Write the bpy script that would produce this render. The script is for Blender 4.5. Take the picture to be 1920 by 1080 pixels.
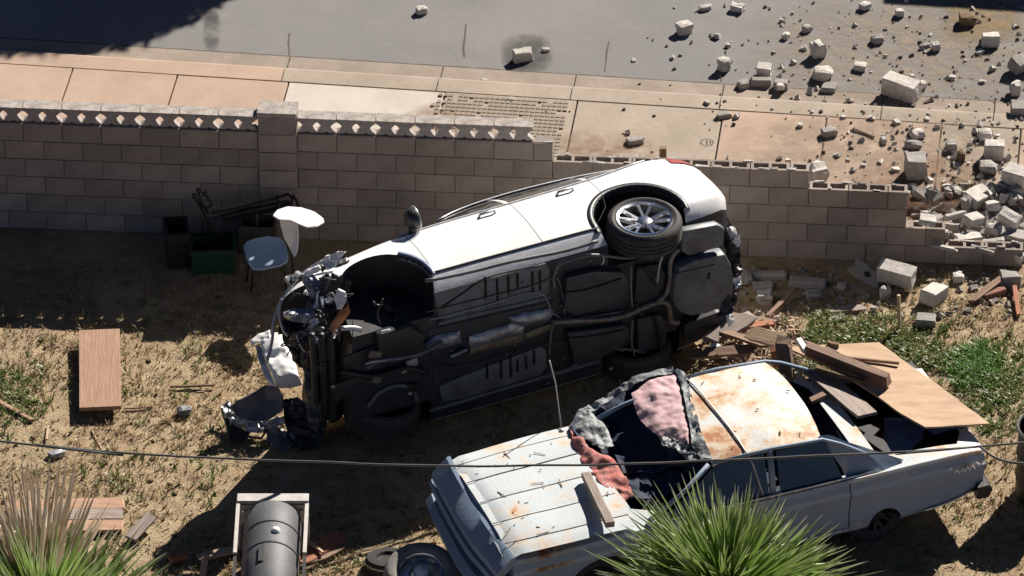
import bpy, bmesh, math, random
import numpy as np
from mathutils import Vector, Matrix, noise

random.seed(7)
rnd = random.Random(11)
for o in list(bpy.data.objects):
    bpy.data.objects.remove(o, do_unlink=True)
scene = bpy.context.scene
COL = scene.collection
R = math.radians

# ------------------------------------------------------------------ camera
PITCH, DIST, FPX = R(34), 60.0, 11100.0          # telephoto view from a helicopter
cam_d = bpy.data.cameras.new('camera')
cam = bpy.data.objects.new('camera', cam_d)
COL.objects.link(cam)
CAM = Vector((0, -DIST * math.cos(PITCH), DIST * math.sin(PITCH)))
cam.location = CAM
cam.rotation_euler = (math.pi / 2 - PITCH, 0, 0)
cam_d.sensor_width = 36
cam_d.lens = 36 * FPX / 1920
cam_d.clip_start = 1
cam_d.clip_end = 2000
scene.camera = cam

# ------------------------------------------------------------------ light
SUN_FROM = Vector((0.73, 1.18, 1.0)).normalized()
ELEV = math.asin(SUN_FROM.z)
world = bpy.data.worlds.new('World')
scene.world = world
world.use_nodes = True
wn = world.node_tree
sky = wn.nodes.new('ShaderNodeTexSky')
sky.sky_type = 'NISHITA'
sky.sun_disc = False
sky.sun_elevation = ELEV
sky.sun_rotation = math.atan2(SUN_FROM.x, SUN_FROM.y)
sky.altitude = 1500
sky.air_density = 0.28
sky.dust_density = 0.05
wn.links.new(sky.outputs[0], wn.nodes['Background'].inputs[0])
wn.nodes['Background'].inputs[1].default_value = 0.05
sun_d = bpy.data.lights.new('sun', 'SUN')
sun_d.energy = 5.0
sun_d.angle = R(0.5)
sun_d.color = (1.0, 0.93, 0.83)
sun = bpy.data.objects.new('sun', sun_d)
COL.objects.link(sun)
sun.rotation_euler = (-SUN_FROM).to_track_quat('-Z', 'Y').to_euler()
sun.location = (6, 10, 12)
scene.view_settings.view_transform = 'Standard'
scene.view_settings.look = 'None'
scene.view_settings.gamma = 1
scene.view_settings.use_curve_mapping = False
scene.view_settings.exposure = 0.82

# ------------------------------------------------------------------ geometry helpers
FWD = Vector((0, math.cos(PITCH), -math.sin(PITCH)))
UPV = Vector((0, math.sin(PITCH), math.cos(PITCH)))
def ray(px, py):
    return FWD + Vector((1, 0, 0)) * ((px - 960) / FPX) - UPV * ((py - 540) / FPX)
def W(px, py, z=0.0):
    """place on the level z that the survey point (px, py) of the photograph shows"""
    d = ray(px, py)
    return CAM + d * ((z - CAM.z) / d.z)
def WPL(px, py, p0, n):
    d = ray(px, py)
    return CAM + d * ((p0 - CAM).dot(n) / d.dot(n))

class MB:
    def __init__(s):
        s.v, s.f, s.m = [], [], []
    def add(s, vs, fs, mi=0):
        n = len(s.v)
        s.v += [tuple(v) for v in vs]
        s.f += [tuple(i + n for i in f) for f in fs]
        s.m += [mi] * len(fs)
        return s
    def box(s, c, size, M=None, mi=0, jit=0.0, rg=None, chamfer=0.0):
        hx, hy, hz = size[0] / 2, size[1] / 2, size[2] / 2
        vs = []
        for sx in (-1, 1):
            for sy in (-1, 1):
                for sz in (-1, 1):
                    p = Vector((sx * hx, sy * hy, sz * hz))
                    if jit:
                        p += Vector([rg.uniform(-jit, jit) for _ in range(3)])
                    if M is not None:
                        p = M @ p
                    vs.append(Vector(c) + p)
        s.add(vs, [(0, 1, 3, 2), (4, 6, 7, 5), (0, 4, 5, 1), (2, 3, 7, 6), (0, 2, 6, 4), (1, 5, 7, 3)], mi)
        return s
    def tube(s, pts, r, n=8, mi=0, caps=True):
        pts = [Vector(p) for p in pts]
        rs = r if isinstance(r, (list, tuple)) else [r] * len(pts)
        rings, prev = [], None
        for i, p in enumerate(pts):
            a = pts[max(i - 1, 0)]
            b = pts[min(i + 1, len(pts) - 1)]
            t = (b - a).normalized()
            if prev is None:
                ref = Vector((0, 0, 1)) if abs(t.z) < 0.9 else Vector((1, 0, 0))
                u = t.cross(ref).normalized()
            else:
                u = (prev - t * prev.dot(t)).normalized()
            prev = u
            w = t.cross(u)
            rings.append([p + (u * math.cos(2 * math.pi * k / n) + w * math.sin(2 * math.pi * k / n)) * rs[i] for k in range(n)])
        vs = [v for ring in rings for v in ring]
        fs = []
        for i in range(len(rings) - 1):
            for k in range(n):
                fs.append((i * n + k, i * n + (k + 1) % n, (i + 1) * n + (k + 1) % n, (i + 1) * n + k))
        if caps:
            fs.append(tuple(range(n - 1, -1, -1)))
            fs.append(tuple((len(rings) - 1) * n + k for k in range(n)))
        s.add(vs, fs, mi)
        return s
    def prism(s, poly, vec, mi=0):
        """poly: 3D outline, vec: extrusion"""
        poly = [Vector(p) for p in poly]
        n = len(poly)
        vec = Vector(vec)
        vs = poly + [p + vec for p in poly]
        fs = [tuple(range(n)), tuple(range(2 * n - 1, n - 1, -1))]
        for k in range(n):
            fs.append((k, k + n, (k + 1) % n + n, (k + 1) % n))
        s.add(vs, fs, mi)
        return s
    def lathe(s, prof, c, ax, n=40, mi=0):
        """prof: list of (radius, offset along ax)"""
        ax = Vector(ax).normalized()
        u = ax.orthogonal().normalized()
        w = ax.cross(u)
        vs, fs = [], []
        m = len(prof)
        for k in range(n):
            a = 2 * math.pi * k / n
            d = u * math.cos(a) + w * math.sin(a)
            for (r, h) in prof:
                vs.append(Vector(c) + d * r + ax * h)
        for k in range(n):
            for j in range(m - 1):
                a, b = k * m + j, ((k + 1) % n) * m + j
                fs.append((a, b, b + 1, a + 1))
        s.add(vs, fs, mi)
        return s
    def grid(s, rows, mi=0, closed=False):
        nr, nc = len(rows), len(rows[0])
        vs = [v for r in rows for v in r]
        fs = []
        for i in range(nr - 1):
            for j in range(nc if closed else nc - 1):
                j2 = (j + 1) % nc
                fs.append((i * nc + j, i * nc + j2, (i + 1) * nc + j2, (i + 1) * nc + j))
        s.add(vs, fs, mi)
        return s
    def mesh(s, name, mats, smooth=False, fix=True):
        me = bpy.data.meshes.new(name)
        me.from_pydata(s.v, [], s.f)
        for m in mats:
            me.materials.append(m)
        me.polygons.foreach_set('material_index', s.m)
        if fix:
            bm = bmesh.new()
            bm.from_mesh(me)
            bmesh.ops.recalc_face_normals(bm, faces=bm.faces)
            bm.to_mesh(me)
            bm.free()
        if smooth:
            me.polygons.foreach_set('use_smooth', [True] * len(me.polygons))
            if smooth is not True:
                me.set_sharp_from_angle(angle=R(smooth))
        me.update()
        return me
    def build(s, name, mats, parent=None, smooth=False, fix=True):
        if not isinstance(mats, (list, tuple)):
            mats = [mats]
        return link(name, s.mesh(name, mats, smooth, fix), parent)

def link(name, me, parent=None):
    o = bpy.data.objects.new(name, me)
    COL.objects.link(o)
    if parent is not None:
        o.parent = parent
    return o
def empty(name, M):
    o = bpy.data.objects.new(name, None)
    o.empty_display_size = 0.2
    COL.objects.link(o)
    o.matrix_world = M if isinstance(M, Matrix) else Matrix.Translation(Vector(M))
    return o
def tag(o, label, cat, group=None):
    o['label'] = label
    o['category'] = cat
    if group:
        o['group'] = group
    return o
def structure(o):
    o['kind'] = 'structure'
    return o
def stuff(o, label=None, cat=None):
    o['kind'] = 'stuff'
    if label:
        o['label'] = label
    if cat:
        o['category'] = cat
    return o
def bevel(o, w, seg=1, angle=40):
    me = o.data
    bm = bmesh.new()
    bm.from_mesh(me)
    es = [e for e in bm.edges if len(e.link_faces) == 2 and e.calc_face_angle(0) > R(angle)]
    bmesh.ops.bevel(bm, geom=es, offset=w, segments=seg, affect='EDGES', profile=0.6)
    bm.to_mesh(me)
    bm.free()
    return o
def crumple(pts, thick, amp, seed, cuts=3, bulge=0.0, scale=6.0, nrm=None):
    """a bent, torn sheet with thickness over an outline of 3D points"""
    pts = [Vector(p) for p in pts]
    if nrm is None:
        nrm = Vector((0, 0, 0))
        for i in range(len(pts)):
            a, b = pts[i], pts[(i + 1) % len(pts)]
            nrm += Vector(((a.y - b.y) * (a.z + b.z), (a.z - b.z) * (a.x + b.x), (a.x - b.x) * (a.y + b.y)))
        nrm.normalize()
    nrm = Vector(nrm).normalized()
    bm = bmesh.new()
    vs = [bm.verts.new(p) for p in pts]
    f = bm.faces.new(vs)
    bmesh.ops.triangulate(bm, faces=[f])
    for _ in range(cuts):
        bmesh.ops.subdivide_edges(bm, edges=bm.edges[:], cuts=1, use_grid_fill=True)
        bmesh.ops.beautify_fill(bm, faces=bm.faces[:], edges=bm.edges[:])
    c = sum(pts, Vector()) / len(pts)
    rad = max((p - c).length for p in pts)
    off = Vector((seed * 3.7, seed * 1.3, seed * 0.7))
    segs = [(pts[i], pts[(i + 1) % len(pts)]) for i in range(len(pts))]
    for v in bm.verts:
        d = min(seg_dist(v.co, a, b) for a, b in segs)
        k = min(1.0, d / (rad * 0.6))
        h = noise.noise(v.co * scale + off) * amp + noise.noise(v.co * scale * 2.7 + off) * amp * 0.4
        v.co += nrm * (h + bulge * math.sqrt(k))
        v.co += Vector((noise.noise(v.co * scale * 1.5 + off), noise.noise(v.co * scale * 1.5 - off), 0)) * amp * 0.25
    bmesh.ops.recalc_face_normals(bm, faces=bm.faces[:])
    bmesh.ops.solidify(bm, geom=bm.faces[:], thickness=thick)
    m = MB()
    bm.verts.index_update()
    m.add([v.co.copy() for v in bm.verts], [[v.index for v in f.verts] for f in bm.faces])
    bm.free()
    return m
def seg_dist(p, a, b):
    ab = b - a
    t = max(0, min(1, (p - a).dot(ab) / max(ab.length_squared, 1e-9)))
    return (p - a - ab * t).length
def rotz(a):
    return Matrix.Rotation(R(a), 3, 'Z')
def rot(ax, ay, az):
    return Matrix.Rotation(R(az), 3, 'Z') @ Matrix.Rotation(R(ay), 3, 'Y') @ Matrix.Rotation(R(ax), 3, 'X')

# ------------------------------------------------------------------ materials
def mat(name, col, rough=0.8, metal=0.0, var=None, scale=8.0, bump=0.0, bscale=None, coat=0.0, rand=0.0, spec=0.5, detail=6.0, stretch=None):
    """col: base colour; var: second colour mixed by noise; rand: brightness spread from object to object"""
    m = bpy.data.materials.new(name)
    m.use_nodes = True
    nt = m.node_tree
    b = nt.nodes['Principled BSDF']
    b.inputs['Roughness'].default_value = rough
    b.inputs['Metallic'].default_value = metal
    b.inputs['Specular IOR Level'].default_value = spec
    if coat:
        b.inputs['Coat Weight'].default_value = coat
        b.inputs['Coat Roughness'].default_value = 0.05
    tc = nt.nodes.new('ShaderNodeTexCoord')
    vec = tc.outputs['Object']
    if stretch:
        mp = nt.nodes.new('ShaderNodeMapping')
        mp.inputs['Scale'].default_value = stretch
        nt.links.new(vec, mp.inputs[0])
        vec = mp.outputs[0]
    out = None
    if var is not None:
        n = nt.nodes.new('ShaderNodeTexNoise')
        n.inputs['Scale'].default_value = scale
        n.inputs['Detail'].default_value = detail
        n.inputs['Roughness'].default_value = 0.65
        nt.links.new(vec, n.inputs['Vector'])
        r = nt.nodes.new('ShaderNodeValToRGB')
        r.color_ramp.elements[0].position = 0.36
        r.color_ramp.elements[1].position = 0.64
        r.color_ramp.elements[0].color = (*var, 1)
        r.color_ramp.elements[1].color = (*col, 1)
        nt.links.new(n.outputs['Fac'], r.inputs[0])
        out = r.outputs[0]
    else:
        c = nt.nodes.new('ShaderNodeRGB')
        c.outputs[0].default_value = (*col, 1)
        out = c.outputs[0]
    if rand:
        oi = nt.nodes.new('ShaderNodeObjectInfo')
        mr = nt.nodes.new('ShaderNodeMapRange')
        mr.inputs['To Min'].default_value = 1 - rand
        mr.inputs['To Max'].default_value = 1 + rand
        nt.links.new(oi.outputs['Random'], mr.inputs['Value'])
        mx = nt.nodes.new('ShaderNodeVectorMath')
        mx.operation = 'SCALE'
        nt.links.new(out, mx.inputs[0])
        nt.links.new(mr.outputs[0], mx.inputs['Scale'])
        out = mx.outputs[0]
    nt.links.new(out, b.inputs['Base Color'])
    if bump:
        n2 = nt.nodes.new('ShaderNodeTexNoise')
        n2.inputs['Scale'].default_value = bscale or scale * 4
        n2.inputs['Detail'].default_value = 5
        nt.links.new(vec, n2.inputs['Vector'])
        bp = nt.nodes.new('ShaderNodeBump')
        bp.inputs['Strength'].default_value = bump
        bp.inputs['Distance'].default_value = 0.02
        nt.links.new(n2.outputs['Fac'], bp.inputs['Height'])
        nt.links.new(bp.outputs[0], b.inputs['Normal'])
    return m

def layered(name, base, layers, rough=0.9, bump=0.3, bscale=30):
    """layers: list of (colour, noise scale, low, high, object-space offset)"""
    m = bpy.data.materials.new(name)
    m.use_nodes = True
    nt = m.node_tree
    b = nt.nodes['Principled BSDF']
    b.inputs['Roughness'].default_value = rough
    b.inputs['Specular IOR Level'].default_value = 0.3
    tc = nt.nodes.new('ShaderNodeTexCoord')
    cur = nt.nodes.new('ShaderNodeRGB')
    cur.outputs[0].default_value = (*base, 1)
    cur = cur.outputs[0]
    for i, (c, sc, lo, hi) in enumerate(layers):
        mp = nt.nodes.new('ShaderNodeMapping')
        mp.inputs['Location'].default_value = (i * 3.1, i * 1.7, i * 0.9)
        nt.links.new(tc.outputs['Object'], mp.inputs[0])
        n = nt.nodes.new('ShaderNodeTexNoise')
        n.inputs['Scale'].default_value = sc
        n.inputs['Detail'].default_value = 8
        n.inputs['Roughness'].default_value = 0.7
        nt.links.new(mp.outputs[0], n.inputs['Vector'])
        mr = nt.nodes.new('ShaderNodeMapRange')
        mr.inputs['From Min'].default_value = lo
        mr.inputs['From Max'].default_value = hi
        nt.links.new(n.outputs['Fac'], mr.inputs['Value'])
        mx = nt.nodes.new('ShaderNodeMix')
        mx.data_type = 'RGBA'
        nt.links.new(mr.outputs[0], mx.inputs['Factor'])
        nt.links.new(cur, mx.inputs[6])
        mx.inputs[7].default_value = (*c, 1)
        cur = mx.outputs[2]
    nt.links.new(cur, b.inputs['Base Color'])
    n2 = nt.nodes.new('ShaderNodeTexNoise')
    n2.inputs['Scale'].default_value = bscale
    n2.inputs['Detail'].default_value = 6
    nt.links.new(tc.outputs['Object'], n2.inputs['Vector'])
    bp = nt.nodes.new('ShaderNodeBump')
    bp.inputs['Strength'].default_value = bump
    bp.inputs['Distance'].default_value = 0.02
    nt.links.new(n2.outputs['Fac'], bp.inputs['Height'])
    nt.links.new(bp.outputs[0], b.inputs['Normal'])
    return m

M = {}
M['dirt'] = layered('dirt', (0.325, 0.245, 0.155), [((0.25, 0.17, 0.10), 1.3, 0.42, 0.62), ((0.39, 0.31, 0.195), 5, 0.48, 0.66), ((0.21, 0.185, 0.095), 2.2, 0.58, 0.72), ((0.14, 0.10, 0.06), 22, 0.58, 0.65), ((0.50, 0.40, 0.265), 30, 0.60, 0.66)], 0.95, 0.9, 40)
M['asphalt'] = layered('asphalt', (0.192, 0.185, 0.182), [((0.172, 0.167, 0.166), 0.6, 0.4, 0.65), ((0.225, 0.212, 0.202), 0.35, 0.48, 0.7), ((0.21, 0.20, 0.192), 3.5, 0.55, 0.75), ((0.15, 0.146, 0.143), 60, 0.55, 0.7), ((0.24, 0.225, 0.21), 45, 0.62, 0.7)], 0.85, 0.3, 160)
M['gutter'] = layered('gutter', (0.319, 0.262, 0.217), [((0.251, 0.205, 0.167), 2.2, 0.42, 0.66), ((0.274, 0.220, 0.175), 9, 0.5, 0.66), ((0.198, 0.152, 0.122), 40, 0.62, 0.72)], 0.9, 0.2, 90)
M['slab_tan'] = layered('slab_tan', (0.429, 0.312, 0.242), [((0.390, 0.289, 0.222), 2.0, 0.4, 0.65), ((0.343, 0.257, 0.195), 14, 0.56, 0.72)], 0.9, 0.15, 120)
M['slab_grey'] = layered('slab_grey', (0.382, 0.320, 0.257), [((0.328, 0.273, 0.218), 1.6, 0.4, 0.65), ((0.289, 0.234, 0.179), 12, 0.54, 0.7)], 0.9, 0.2, 110)
M['slab_pale'] = layered('slab_pale', (0.528, 0.480, 0.424), [((0.480, 0.424, 0.368), 1.2, 0.45, 0.68), ((0.400, 0.336, 0.280), 10, 0.62, 0.75)], 0.9, 0.15, 120)
M['block'] = mat('block', (0.345, 0.288, 0.25), 0.95, var=(0.275, 0.228, 0.20), scale=5, bump=0.5, bscale=120, rand=0.13)
M['mortar'] = mat('mortar', (0.42, 0.38, 0.35), 0.95, var=(0.26, 0.22, 0.20), scale=14, bump=0.5, bscale=60)
M['joint'] = mat('wall_joint', (0.29, 0.245, 0.215), 0.95, var=(0.22, 0.185, 0.165), scale=14, bump=0.4, bscale=60)
M['deco'] = mat('deco_block', (0.40, 0.36, 0.34), 0.95, var=(0.33, 0.29, 0.27), scale=14, bump=0.3, bscale=90, rand=0.06)
M['rubble'] = mat('rubble', (0.57, 0.54, 0.505), 0.95, var=(0.42, 0.39, 0.355), scale=11, bump=0.5, bscale=70, rand=0.14)
M['rubble_grey'] = mat('rubble_grey', (0.36, 0.335, 0.315), 0.95, var=(0.27, 0.25, 0.23), scale=11, bump=0.5, bscale=70, rand=0.14)
M['dark_crumb'] = mat('dark_crumb', (0.13, 0.11, 0.095), 0.95, var=(0.09, 0.075, 0.065), scale=20)
M['brick_red'] = mat('brick_red', (0.32, 0.16, 0.11), 0.95, var=(0.24, 0.12, 0.09), scale=11, bump=0.4, bscale=70, rand=0.1)
M['soil_clod'] = mat('soil_clod', (0.13, 0.09, 0.055), 0.95, var=(0.22, 0.15, 0.08), scale=14, bump=0.6, bscale=60)
M['white_paint'] = layered('white_paint', (0.80, 0.80, 0.79), [((0.72, 0.71, 0.69), 1.7, 0.5, 0.75), ((0.62, 0.60, 0.57), 5, 0.68, 0.84), ((0.45, 0.42, 0.39), 28, 0.70, 0.78)], 0.32, 0.03, 14)
M['white_paint'].node_tree.nodes['Principled BSDF'].inputs['Coat Weight'].default_value = 0.5
M['cladding'] = mat('cladding', (0.74, 0.75, 0.79), 0.35, var=(0.62, 0.62, 0.66), scale=7, bump=0.1)
M['black_plastic'] = mat('black_plastic', (0.018, 0.018, 0.02), 0.45, var=(0.03, 0.03, 0.034), scale=9)
M['rubber'] = mat('rubber', (0.028, 0.027, 0.026), 0.75, var=(0.05, 0.047, 0.043), scale=12, bump=0.2, bscale=60)
M['under_dark'] = mat('under_dark', (0.016, 0.020, 0.028), 0.55, var=(0.034, 0.037, 0.043), scale=6, bump=0.15, bscale=30)
M['under_pan'] = mat('under_pan', (0.155, 0.172, 0.195), 0.5, var=(0.080, 0.083, 0.088), scale=5, bump=0.15, bscale=25)
M['under_mid'] = mat('under_mid', (0.055, 0.063, 0.075), 0.55, var=(0.026, 0.029, 0.034), scale=6, bump=0.2, bscale=22)
M['rib_dark'] = mat('rib_dark', (0.006, 0.007, 0.009), 0.7)
M['heat_shield'] = mat('heat_shield', (0.44, 0.46, 0.52), 0.38, metal=0.7, var=(0.20, 0.20, 0.22), scale=9, bump=0.4, bscale=22)
M['exhaust'] = mat('exhaust', (0.26, 0.24, 0.22), 0.5, metal=0.4, var=(0.15, 0.11, 0.085), scale=14)
M['rusty_shield'] = mat('rusty_shield', (0.24, 0.21, 0.15), 0.6, metal=0.3, var=(0.14, 0.095, 0.065), scale=8)
M['alloy'] = mat('alloy', (0.78, 0.79, 0.82), 0.22, metal=1.0, var=(0.70, 0.71, 0.74), scale=12)
M['chrome'] = mat('chrome', (0.72, 0.72, 0.72), 0.2, metal=1.0, var=(0.45, 0.43, 0.40), scale=18)
M['glass'] = mat('dark_glass', (0.012, 0.014, 0.016), 0.08, coat=0.5)
M['red_lens'] = mat('red_lens', (0.42, 0.015, 0.015), 0.15, coat=0.6)
M['orange'] = mat('orange_lens', (0.62, 0.27, 0.10), 0.3, var=(0.45, 0.17, 0.06), scale=20, coat=0.3)
M['silver_trim'] = mat('silver_trim', (0.50, 0.51, 0.54), 0.4, metal=0.6, var=(0.32, 0.33, 0.36), scale=14)
M['blue_metal'] = mat('blue_metal', (0.20, 0.24, 0.36), 0.4, var=(0.10, 0.12, 0.19), scale=11)
M['grey_plastic'] = mat('grey_plastic', (0.17, 0.17, 0.185), 0.5, var=(0.12, 0.12, 0.13), scale=8)

def old_paint_mat(name, rust_lo, rust_hi, seed, col=(0.62, 0.655, 0.665)):
    m = layered(name, col, [(tuple(c * 0.9 for c in col), 1.5, 0.4, 0.7), (tuple(c * 0.72 for c in col), 22, 0.60, 0.72),
                            ((0.62, 0.46, 0.31), 2.3, rust_lo - 0.10, rust_lo + 0.03), ((0.36, 0.145, 0.055), 2.3, rust_lo, rust_hi),
                            ((0.22, 0.075, 0.03), 9, rust_hi + 0.02, rust_hi + 0.10)], 0.5, 0.12, 30)
    k = 0
    for n in m.node_tree.nodes:
        if n.type == 'MAPPING':
            k += 1
            if k in (3, 4):
                n.inputs['Location'].default_value = (seed, seed * 0.37, 0)
    return m
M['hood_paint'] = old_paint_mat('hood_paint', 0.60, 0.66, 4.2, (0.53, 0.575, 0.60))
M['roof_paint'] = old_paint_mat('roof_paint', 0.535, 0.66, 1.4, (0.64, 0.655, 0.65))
M['shaded_paint'] = old_paint_mat('shaded_paint', 0.70, 0.78, 7.9, (0.22, 0.285, 0.38))  # the sedan's pale paint, darkened and blued for shade on sides and nose
M['navy_cloth'] = mat('navy_cloth', (0.02, 0.035, 0.075), 0.85, var=(0.012, 0.018, 0.038), scale=9, bump=0.6, bscale=18)
M['pink_cloth'] = mat('pink_cloth', (0.58, 0.40, 0.41), 0.9, var=(0.52, 0.33, 0.35), scale=7, bump=0.4, bscale=20)
M['red_cloth'] = mat('red_cloth', (0.50, 0.14, 0.115), 0.9, var=(0.40, 0.19, 0.18), scale=9, bump=0.7, bscale=22)
M['foil'] = mat('torn_liner', (0.26, 0.28, 0.29), 0.6, metal=0.1, var=(0.14, 0.15, 0.16), scale=4, bump=0.6, bscale=30)
M['paper'] = mat('paper', (0.68, 0.70, 0.70), 0.8, var=(0.30, 0.33, 0.36), scale=22)
M['blue_panel'] = mat('blue_panel', (0.12, 0.17, 0.27), 0.55, var=(0.07, 0.10, 0.16), scale=5)
def wood(name, a, b, rough=0.8, st=(1.5, 22, 22), rand=0.12):
    return mat(name, a, rough, var=b, scale=2.2, bump=0.35, bscale=5, stretch=st, rand=rand)
M['plank'] = wood('plank_wood', (0.42, 0.255, 0.17), (0.30, 0.17, 0.105))
M['plywood'] = mat('plywood', (0.50, 0.35, 0.235), 0.85, var=(0.40, 0.265, 0.17), scale=1.6, bump=0.15, bscale=6, stretch=(2.0, 9, 9), detail=9)
M['old_wood'] = wood('weathered_wood', (0.29, 0.185, 0.125), (0.15, 0.09, 0.06))
M['grey_wood'] = wood('grey_wood', (0.33, 0.27, 0.235), (0.20, 0.155, 0.135))
M['red_wood'] = wood('red_wood', (0.40, 0.16, 0.085), (0.28, 0.10, 0.055))
M['pale_wood'] = wood('splintered_wood', (0.55, 0.42, 0.29), (0.42, 0.28, 0.17))
M['chair_white'] = mat('chair_plastic', (0.74, 0.75, 0.76), 0.4, var=(0.70, 0.71, 0.72), scale=5)
M['chair_shade'] = mat('chair_shade', (0.30, 0.42, 0.56), 0.45, var=(0.27, 0.38, 0.51), scale=5)  # white plastic, with the seat's bluish shade put into the colour
M['green_bin'] = mat('green_bin', (0.012, 0.06, 0.032), 0.5, var=(0.010, 0.045, 0.024), scale=6)
M['dark_box'] = mat('dark_cardboard', (0.09, 0.07, 0.058), 0.9, var=(0.06, 0.048, 0.04), scale=6)
M['dark_metal'] = mat('dark_metal', (0.022, 0.022, 0.025), 0.5, metal=0.3, var=(0.035, 0.033, 0.031), scale=10)
M['grey_barrel'] = mat('grey_barrel', (0.10, 0.103, 0.112), 0.62, var=(0.075, 0.078, 0.086), scale=5, bump=0.1)
M['galvanised'] = mat('galvanised', (0.50, 0.49, 0.48), 0.5, metal=0.5, var=(0.42, 0.38, 0.36), scale=12)
M['cable'] = mat('cable', (0.05, 0.05, 0.05), 0.5, var=(0.09, 0.09, 0.09), scale=3)
M['bark'] = mat('palm_trunk', (0.16, 0.11, 0.075), 0.95, var=(0.08, 0.055, 0.04), scale=12, bump=0.8, bscale=24)
M['crack'] = mat('joint_dark', (0.075, 0.062, 0.055), 0.95, var=(0.11, 0.092, 0.08), scale=9)
M['stain'] = mat('wet_stain', (0.132, 0.127, 0.126), 0.95, var=(0.165, 0.160, 0.160), scale=5, spec=0.1)

def leaf_mat(name, green, tip, trans=0.3):
    m = bpy.data.materials.new(name)
    m.use_nodes = True
    nt = m.node_tree
    b = nt.nodes['Principled BSDF']
    b.inputs['Roughness'].default_value = 0.42
    at = nt.nodes.new('ShaderNodeAttribute')
    at.attribute_name = 'tip'
    rp = nt.nodes.new('ShaderNodeValToRGB')
    e = rp.color_ramp.elements
    e[0].position, e[0].color = 0.0, (*green[0], 1)
    e[1].position, e[1].color = 1.0, (*tip, 1)
    mid = rp.color_ramp.elements.new(0.72)
    mid.color = (*green[1], 1)
    nt.links.new(at.outputs['Fac'], rp.inputs[0])
    oi = nt.nodes.new('ShaderNodeObjectInfo')
    mr = nt.nodes.new('ShaderNodeMapRange')
    mr.inputs['To Min'].default_value = 0.75
    mr.inputs['To Max'].default_value = 1.25
    nt.links.new(oi.outputs['Random'], mr.inputs['Value'])
    vm = nt.nodes.new('ShaderNodeVectorMath')
    vm.operation = 'SCALE'
    nt.links.new(rp.outputs[0], vm.inputs[0])
    nt.links.new(mr.outputs[0], vm.inputs['Scale'])
    nt.links.new(vm.outputs[0], b.inputs['Base Color'])
    tr = nt.nodes.new('ShaderNodeBsdfTranslucent')
    nt.links.new(vm.outputs[0], tr.inputs['Color'])
    mx = nt.nodes.new('ShaderNodeMixShader')
    mx.inputs[0].default_value = trans
    nt.links.new(b.outputs[0], mx.inputs[1])
    nt.links.new(tr.outputs[0], mx.inputs[2])
    nt.links.new(mx.outputs[0], nt.nodes['Material Output'].inputs[0])
    return m
def weathered(m, scale, lo, hi):
    """slow tone drift over the whole surface, across the single pieces"""
    nt = m.node_tree
    b = nt.nodes['Principled BSDF']
    src = b.inputs['Base Color'].links[0].from_socket
    ge = nt.nodes.new('ShaderNodeNewGeometry')
    n = nt.nodes.new('ShaderNodeTexNoise')
    n.inputs['Scale'].default_value = scale
    n.inputs['Detail'].default_value = 7
    n.inputs['Roughness'].default_value = 0.62
    nt.links.new(ge.outputs['Position'], n.inputs['Vector'])
    mr = nt.nodes.new('ShaderNodeMapRange')
    mr.inputs['From Min'].default_value = 0.3
    mr.inputs['From Max'].default_value = 0.7
    mr.inputs['To Min'].default_value = lo
    mr.inputs['To Max'].default_value = hi
    nt.links.new(n.outputs['Fac'], mr.inputs['Value'])
    vm = nt.nodes.new('ShaderNodeVectorMath')
    vm.operation = 'SCALE'
    nt.links.new(src, vm.inputs[0])
    nt.links.new(mr.outputs[0], vm.inputs['Scale'])
    nt.links.new(vm.outputs[0], b.inputs['Base Color'])
weathered(M['block'], 1.6, 0.78, 1.15)
for k_ in ('slab_tan', 'slab_grey', 'slab_pale', 'gutter'):
    weathered(M[k_], 1.3, 0.86, 1.07)
weathered(M['asphalt'], 0.5, 0.97, 1.15)
def film_mat(name, col, dens, scale):
    """thin dust or damp lying on a surface, thinning out to its rim"""
    m = bpy.data.materials.new(name)
    m.use_nodes = True
    nt = m.node_tree
    b = nt.nodes['Principled BSDF']
    b.inputs['Base Color'].default_value = (*col, 1)
    b.inputs['Roughness'].default_value = 0.95
    b.inputs['Specular IOR Level'].default_value = 0.1
    at = nt.nodes.new('ShaderNodeAttribute')
    at.attribute_name = 'tip'
    tc = nt.nodes.new('ShaderNodeTexCoord')
    n = nt.nodes.new('ShaderNodeTexNoise')
    n.inputs['Scale'].default_value = scale
    n.inputs['Detail'].default_value = 8
    n.inputs['Roughness'].default_value = 0.7
    nt.links.new(tc.outputs['Object'], n.inputs['Vector'])
    mr = nt.nodes.new('ShaderNodeMapRange')
    mr.inputs['From Min'].default_value = 0.35
    mr.inputs['From Max'].default_value = 0.65
    mr.inputs['To Max'].default_value = dens
    nt.links.new(n.outputs['Fac'], mr.inputs['Value'])
    mu = nt.nodes.new('ShaderNodeMath')
    mu.operation = 'MULTIPLY'
    nt.links.new(at.outputs['Fac'], mu.inputs[0])
    nt.links.new(mr.outputs[0], mu.inputs[1])
    nt.links.new(mu.outputs[0], b.inputs['Alpha'])
    return m
M['damp'] = film_mat('damp', (0.07, 0.066, 0.064), 0.85, 1.5)
M['dust'] = film_mat('dust', (0.34, 0.275, 0.215), 0.75, 5)
M['soil_film'] = film_mat('soil_film', (0.30, 0.22, 0.12), 0.95, 6)
M['red_dust'] = film_mat('red_dust', (0.30, 0.19, 0.13), 0.7, 7)
M['palm_leaf'] = leaf_mat('palm_leaf', ((0.15, 0.27, 0.035), (0.25, 0.34, 0.10)), (0.46, 0.47, 0.34))
M['dry_leaf'] = leaf_mat('dry_palm_leaf', ((0.50, 0.41, 0.29), (0.58, 0.47, 0.35)), (0.62, 0.50, 0.39))
M['weed'] = leaf_mat('weed_leaf', ((0.12, 0.175, 0.045), (0.20, 0.255, 0.075)), (0.31, 0.32, 0.14))
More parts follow.
